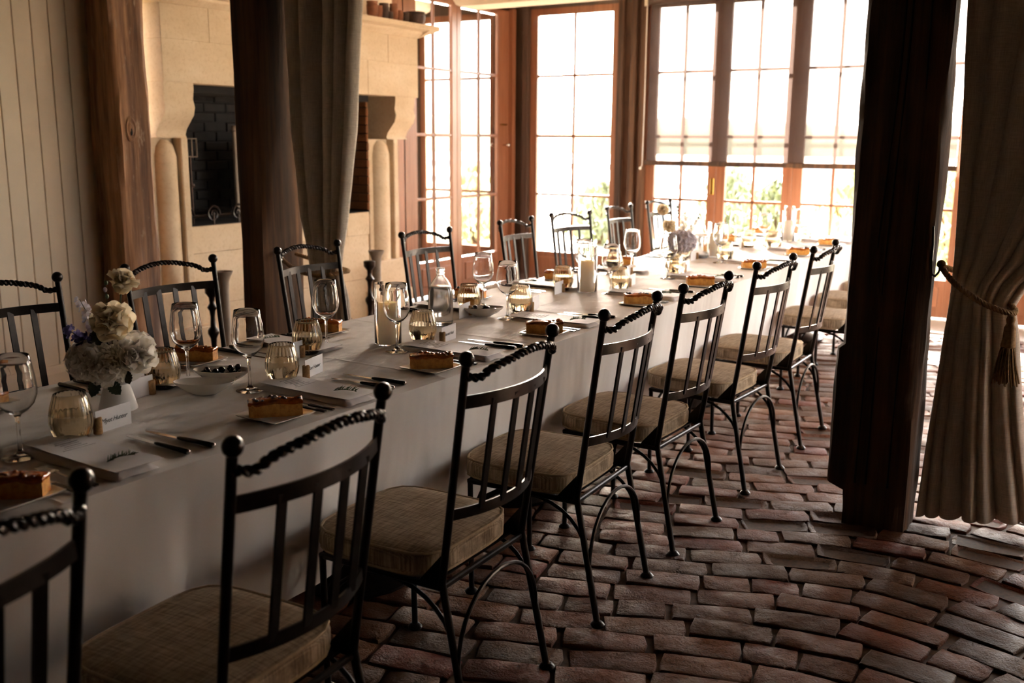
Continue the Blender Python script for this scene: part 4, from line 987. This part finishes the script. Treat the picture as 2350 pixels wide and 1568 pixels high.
def olives(cx, cy, rz, lab, grp, seed, n_):
    rnd = random.Random(seed); pts = []
    for k in range(n_):
        for _ in range(60):
            u = rnd.uniform(-.062, .062); v = rnd.uniform(-.024, .024); lay = 0 if k < n_*.72 else 1
            e = (u/.07)**2+(v/.032)**2
            if e > 1: continue
            z = .017+.014*e+lay*.0155
            if all((u-a)**2+(v-b)**2+(z-c)**2 > .0165**2 for a, b, c in pts): pts.append((u, v, z)); break
    me = MB().ball((0, 0, 0), .0105, 12, 9, (1.15, .92, .92)).mesh('olive_flesh', 'olive')
    for u, v, z in pts:
        x = cx+u*math.cos(rz)-v*math.sin(rz); y = cy+u*math.sin(rz)+v*math.cos(rz)
        o = thing('olive', lab, 'olive', (x, y, TT+z), rnd.uniform(0, 6), grp); link('olive_flesh', me, o)
olives(-2.375, 2.06, R(30), 'dark glossy olive in the oval dish behind the empty one', 'olives in the near dish', 5, 24)
olives(-2.365, 3.50, R(40), 'dark glossy olive in the oval dish behind the tumbler', 'olives in the far dish', 9, 12)

# ------------------------------------------------------------------ flowers
rgt = Vector((math.cos(CAM_YAW), math.sin(CAM_YAW), 0)); twd = Vector((math.sin(CAM_YAW), -math.cos(CAM_YAW), 0))
def petal_mesh(name, mat, L, W, cup, ruffle, seed, nu=6, nv=6):
    def fn(u, v):
        s_ = v; w_ = W*math.sin(PI*(.12+.62*s_))**.7; x = (u-.5)*w_; up_ = L*s_*(1-.28*(2*u-1)**2)
        z = cup*s_*s_*L+.35*(x*x)/max(W, 1e-4)+ruffle*L*fbm(u*3+seed, v*3)
        return (x, up_, z)
    return MB().grid(fn, nu, nv).mesh(name, mat, True, 180)
PET = {}
for key, mat in (('w', 'petal'), ('c', 'petal_cream')):
    PET[key] = [petal_mesh('petal', mat, .036, .036, .55, .16, 1), petal_mesh('petal', mat, .030, .030, .9, .12, 2), petal_mesh('petal', mat, .022, .022, 1.4, .1, 3)]
def bloom(name, lab, cat, pos, nrm, s_, key, stem_to, grp, layers=((9, 62, 0), (8, 40, 0), (7, 20, 1), (6, 2, 1), (5, -14, 2), (4, -26, 2)), seed=1):
    root = bpy.data.objects.new(name, None); col.objects.link(root); tag(root, lab, cat, grp); root.empty_display_size = .02
    q = Vector(nrm).normalized().to_track_quat('Z', 'Y'); root.location = pos; root.rotation_mode = 'QUATERNION'; root.rotation_quaternion = q; root.scale = (s_,)*3
    rnd = random.Random(seed)
    for li, (n_, tilt, vi) in enumerate(layers):
        for k in range(n_):
            a = 2*PI*(k+.5*(li % 2))/n_+rnd.uniform(-.15, .15)
            m = Matrix.Rotation(a, 4, 'Z') @ Matrix.Rotation(R(90-tilt-20+rnd.uniform(-8, 8)), 4, 'X')
            o = link('petal', PET[key][vi], root); o.matrix_local = Matrix.Translation((0, 0, .004*li-.004)) @ m @ Matrix.Translation((0, .002, 0))
    c = MB().ball((0, 0, .006), .007, 8, 6).build('flower_centre', 'petal_cream', root)
    im = (Matrix.Translation(pos) @ q.to_matrix().to_4x4() @ Matrix.Diagonal((s_, s_, s_, 1))).inverted()
    e = im @ Vector(stem_to); MB().tube([(0, 0, 0), Vector((0, 0, -.02)).lerp(e, .25), Vector((0, 0, -.03)).lerp(e, .65), e], .0022/s_, 6).build('stem', 'leaf', root)
    return root
def hydrangea(lab, pos, rad, mat, seed, stem_to, grp, n_=70, flat=.8):
    rnd = random.Random(seed); root = thing('hydrangea_head', lab, 'flower', pos, 0, grp); mb = MB()
    for k in range(n_):
        z = 1-2*(k+.5)/n_*.92; r = math.sqrt(max(0, 1-z*z)); a = k*2.399963
        nv_ = Vector((r*math.cos(a), r*math.sin(a), z)); jr = rad*rnd.uniform(.82, 1.06); p = Vector((nv_.x*jr, nv_.y*jr, nv_.z*jr*flat))
        q = nv_.to_track_quat('Z', 'Y').to_matrix().to_4x4() @ Matrix.Rotation(rnd.uniform(0, 6), 4, 'Z'); sz = rad*rnd.uniform(.30, .46)
        for j in range(4):
            m = Matrix.Translation(p) @ q @ Matrix.Rotation(j*PI/2, 4, 'Z')
            V = [(0, 0, 0), (-.45*sz, .35*sz, .10*sz), (-.42*sz, .8*sz, .22*sz), (0, 1.0*sz, .10*sz), (.42*sz, .8*sz, .22*sz), (.45*sz, .35*sz, .10*sz), (0, .5*sz, .02*sz)]
            mb.add([m @ Vector(v) for v in V], [(0, 1, 6), (1, 2, 6), (2, 3, 6), (3, 4, 6), (4, 5, 6), (5, 0, 6)])
    o = mb.build('florets', mat, root, False); o['kind'] = 'stuff'
    MB().ball((0, 0, -rad*.1), rad*.6, 12, 8, (1, 1, flat)).build('flower_core', mat, root)
    e = Vector(stem_to)-Vector(pos); MB().tube([(0, 0, -.3*rad), e*.5, e], .003, 6).build('stem', 'leaf', root)
    return root
def spike(lab, base, tip, mat, seed, grp, n_=22, fs_=.013, name='delphinium_spike'):
    rnd = random.Random(seed); root = thing(name, lab, 'flower', base, 0, grp); B = Vector(base); T = Vector(tip)-B; mb = MB()
    pts = [T*t+Vector((0, 0, .01*math.sin(t*PI))) for t in (0, .25, .5, .75, 1)]
    MB().tube(pts, [.0022, .002, .0018, .0014, .001], 6).build('stem', 'leaf', root)
    for k in range(n_):
        t = .35+.65*k/n_; p = T*t; a = k*2.4; d = Vector((math.cos(a), math.sin(a), .3)).normalized(); sz = fs_*(1.25-.7*t)*rnd.uniform(.8, 1.2)
        q = d.to_track_quat('Z', 'Y').to_matrix().to_4x4()
        for j in range(5):
            m = Matrix.Translation(p+d*fs_*.7) @ q @ Matrix.Rotation(j*2*PI/5+rnd.random()*.3, 4, 'Z')
            V = [(0, 0, 0), (-.5*sz, .5*sz, .1*sz), (-.3*sz, sz, .35*sz), (.3*sz, sz, .35*sz), (.5*sz, .5*sz, .1*sz)]
            mb.add([m @ Vector(v) for v in V], [(0, 1, 2), (0, 2, 3), (0, 3, 4)])
    o = mb.build('florets', mat, root, True, None, 180); o['kind'] = 'stuff'; return root
def leaf_thing(lab, pos, nrm, L, W, grp, rot=0):
    root = thing('foliage_leaf', lab, 'leaf', pos, 0, grp); q = Vector(nrm).normalized().to_track_quat('Z', 'Y'); root.rotation_mode = 'QUATERNION'; root.rotation_quaternion = q
    def fn(u, v): return ((u-.5)*W*math.sin(PI*(.05+.95*v))**.8*(1+.12*math.sin(v*40)), L*v, -.5*L*v*v*.5+.25*abs(u-.5)*W)
    o = MB().grid(fn, 6, 12).build('leaf_blade', 'leaf', root, True, None, 180); o.rotation_euler = (0, 0, rot); return root
# near arrangement: white footed compote
V1 = Vector((-2.37, 1.68, TT+.001))
def v1(r, c, z): return V1+rgt*r+twd*c+Vector((0, 0, z))
vz = thing('footed_vase', 'white ceramic footed vase full of white and violet flowers beside olives', 'vase', V1)
MB().lathe([(.052, 0), (.052, .004), (.042, .045), (.034, .068), (.034, .074), (.06, .086), (.082, .108), (.09, .138), (.086, .139), (.078, .112), (.055, .094), (.01, .086)], 36).build('vase_body', 'vase', vz, True, None, 45)
G1 = 'flowers in the white footed vase'
mouth = V1+Vector((0, 0, .11))
hydrangea('creamy white hydrangea head drooping over the white vase rim', v1(-.052, .035, .145), .062, 'petal', 3, mouth, G1)
hydrangea('small white hydrangea head low over the front of the white vase', v1(.005, .07, .118), .045, 'petal', 5, mouth, G1, 46)
hydrangea('white hydrangea head at the back of the white vase', v1(.03, -.05, .16), .06, 'petal', 8, mouth, G1)
bloom('garden_rose', 'full white garden rose low on the right of the vase', 'flower', v1(.062, .03, .158), rgt*.75+twd*.75+Vector((0, 0, .35)), 1.6, 'w', mouth, G1, seed=2)
bloom('ranunculus', 'large open cream ranunculus facing out from the middle', 'flower', v1(.018, .025, .245), rgt*.15+twd*.9+Vector((0, 0, .45)), 1.7, 'c', mouth, G1, seed=3)
bloom('ranunculus', 'topmost cream white ranunculus on a tall stem', 'flower', v1(.032, .0, .335), rgt*.35+twd*.35+Vector((0, 0, .9)), 1.3, 'c', mouth, G1, ((9, 40, 0), (8, 24, 0), (7, 8, 1), (6, -4, 1), (5, -18, 2), (4, -26, 2)), seed=5)
spike('violet blue delphinium leaning out over the side of the vase', mouth, v1(-.115, .03, .235), 'petal_blue', 4, G1, 20, .019)
spike('pale lilac delphinium spike beside the cream ranunculus', mouth, v1(-.085, .0, .31), 'petal_lilac', 6, G1, 26, .016)
spike('violet blue delphinium tucked behind the hydrangea', mouth, v1(-.055, .02, .215), 'petal_blue', 9, G1, 16, .018)
def buds(lab, base, tip, seed, grp, n_=5):
    rnd = random.Random(seed); root = thing('bud_stem', lab, 'flower bud', base, 0, grp); T = Vector(tip)-Vector(base)
    MB().tube([(0, 0, 0), T*.5+Vector((0, 0, .008)), T], .0013, 5).build('stem', 'leaf', root)
    for k in range(n_):
        t = .72+.28*k/max(1, n_-1); d = Vector((rnd.uniform(-.012, .012), rnd.uniform(-.012, .012), rnd.uniform(0, .01)))
        MB().ball(T*t+d, .0055, 8, 6, (1, 1, 1.3)).build('bud', 'rosemary' if k % 2 else 'petal_lilac', root)
buds('thin stem of round buds rising beside the topmost ranunculus', mouth, v1(-.012, .0, .355), 2, G1, 4)
buds('thin stem of green buds left of the open ranunculus', mouth, v1(-.03, .02, .275), 3, G1, 6)
leaf_thing('dark green leaf hanging over the front of the white vase', v1(-.012, .088, .105), twd+Vector((0, 0, .5)), .05, .036, G1, R(160))
leaf_thing('dark green leaf beside the front hydrangea of the vase', v1(.02, .09, .10), twd+Vector((0, 0, .5)), .045, .034, G1, R(220))
leaf_thing('dark green leaf between hydrangea and rose', v1(.05, .06, .125), twd+Vector((0, 0, .4)), .04, .03, G1, R(200))
leaf_thing('dark green leaf among the violet delphinium', v1(-.02, .04, .19), twd+Vector((0, 0, .3)), .05, .03, G1, R(30))
# far arrangement: gold footed glass vase
V2 = Vector((-2.24, 5.31, TT+.001))
def v2(r, c, z): return V2+rgt*r+twd*c+Vector((0, 0, z))
vz = thing('footed_vase', 'gold tinted footed glass vase with cream flowers near the window end', 'vase', V2)
closed([(.05, 0), (.052, .004), (.050, .05), (.046, .072), (.06, .085), (.075, .11), (.08, .14)], [(.077, .14), (.072, .112), (.056, .09), (.01, .084)], 32).build('vase_body', 'goldvase', vz, True, None, 50)
G2 = 'flowers in the gold footed vase'; mouth = V2+Vector((0, 0, .11))
hydrangea('pale hydrangea head in the gold vase', v2(.02, .02, .185), .075, 'petal_lilac', 13, mouth, G2)
bloom('ranunculus', 'cream ranunculus highest on the left of the gold vase', 'flower', v2(-.095, 0, .345), twd*.5+Vector((0, 0, .8)), 1.1, 'c', mouth, G2, seed=11)
bloom('ranunculus', 'cream ranunculus below the highest one in the gold vase', 'flower', v2(-.06, .03, .262), twd*.8+Vector((0, 0, .5)), 1.2, 'c', mouth, G2, seed=12)
spike('white floret spike in the gold vase, upright', mouth, v2(.04, 0, .36), 'petal', 14, G2, 26, .02, 'floret_spike')
spike('white floret spike in the gold vase, leaning out', mouth, v2(.10, .0, .31), 'petal', 15, G2, 22, .018, 'floret_spike')
buds('thin dark bud stem rising highest from the gold vase', mouth, v2(-.005, 0, .40), 16, G2)
buds('thin bud stem leaning outwards from the gold vase', mouth, v2(.12, 0, .335), 17, G2)

# ------------------------------------------------------------------ garden beyond the glass
struct('garden_ground', MB().box(-40, 40, 9.27, 60, -.25, -.06), 'ground', 'pale sunlit terrace and garden ground outside')
struct('garden_east_ground', MB().box(2.58, 40, 4.4, 9.27, -.25, -.06), 'ground', 'pale sunlit ground outside the right wall')
struct('garden_side_ground', MB().box(-40, -5.93, -10, 9.27, -.25, -.06), 'ground', 'pale sunlit ground beside the house')
hm = MB(); hm.grid(lambda u, v: (-2200+3600*u, 1500+v*500, (-20+(38+34*max(0, .5+fbm(u*5.5, .3))+9*fbm(u*21, 4))*math.sin(PI*min(1, v*1.0))**.8)), 110, 10)
struct('hills', hm, 'hill', 'low dry hills far beyond the garden', None, True)
def shrub(loc, rx, h_, mat, seed, lab, n_=900):
    rnd = random.Random(seed); root = thing('garden_shrub', lab, 'shrub', loc, 0, 'shrubs in the garden beyond the doors'); mb = MB()
    for k in range(n_):
        a = rnd.uniform(0, 2*PI); t = rnd.random()**.6; z = rnd.uniform(.05, 1); rr = rx*math.sin(PI*min(1, .15+.85*z))**.6*t*(1+.25*fbm(a*2, z*3, seed)); p = Vector((rr*math.cos(a), rr*math.sin(a), z*h_*(1+.15*fbm(a, seed))))
        q = Vector((rnd.gauss(0, 1), rnd.gauss(0, 1), rnd.gauss(.4, 1))).normalized().to_track_quat('Z', 'Y').to_matrix().to_4x4(); s_ = rnd.uniform(.05, .1)
        m = Matrix.Translation(p) @ q; mb.add([m @ Vector(v) for v in ((0, -s_, 0), (s_*.4, 0, .01), (0, s_, 0), (-s_*.4, 0, .01))], [(0, 1, 2, 3)])
    o = mb.build('foliage', mat, root, False); o['kind'] = 'stuff'
    for k in range(5):
        a = k*1.3; MB().tube([(0, 0, -.2), (rx*.2*math.cos(a), rx*.2*math.sin(a), h_*.4), (rx*.45*math.cos(a), rx*.45*math.sin(a), h_*.75)], [.03, .02, .008], 5).build('stem', 'post', root)
GL = [((-3.0, 12.4), .5, 1.15, 'shrub2', 'pale yellow-green shrub outside, behind the second blind leaf'), ((-4.2, 13.2), .5, 1.0, 'shrub', 'mid green shrub outside, behind the first blind leaf'), ((-1.8, 12.2), .5, 1.25, 'shrub2', 'pale yellow-green shrub outside, behind the third blind leaf'),
      ((-5.3, 14.6), .6, 1.1, 'shrub', 'mid green shrub outside, between single door and blind'), ((-7.0, 13.6), .6, .9, 'shrub', 'mid green shrub outside, seen through the single door'), ((-8.0, 10.4), .6, .8, 'shrub', 'mid green shrub outside the side door by the corner'),
      ((-8.8, 12.4), .6, 1.0, 'shrub2', 'pale shrub outside the side door leaf beside the corner'), ((-.5, 12.0), .5, 1.3, 'shrub', 'mid green shrub outside, behind the post and curtain'), ((-9.8, 9.6), .6, 1.0, 'shrub2', 'pale shrub outside the side door by the fireplace')]
for i, (p, rx, h_, m, lab) in enumerate(GL): shrub((p[0], p[1], -.06), rx, h_, m, i+3, lab)
fn_ = thing('garden_fence', 'low grey post and rail fence in the garden', 'fence', (-6, 17, -.06))
for k in range(15): MB().cbox(-9+k*1.5-.06, -9+k*1.5+.06, -.06, .06, 0, 1.15, .01).build('fence_post', 'fence', fn_, False)
for z in (.35, .7, 1.02): MB().cbox(-9.2, 12.2, -.1, -.06, z, z+.12, .01).build('fence_rail', 'fence', fn_, False)
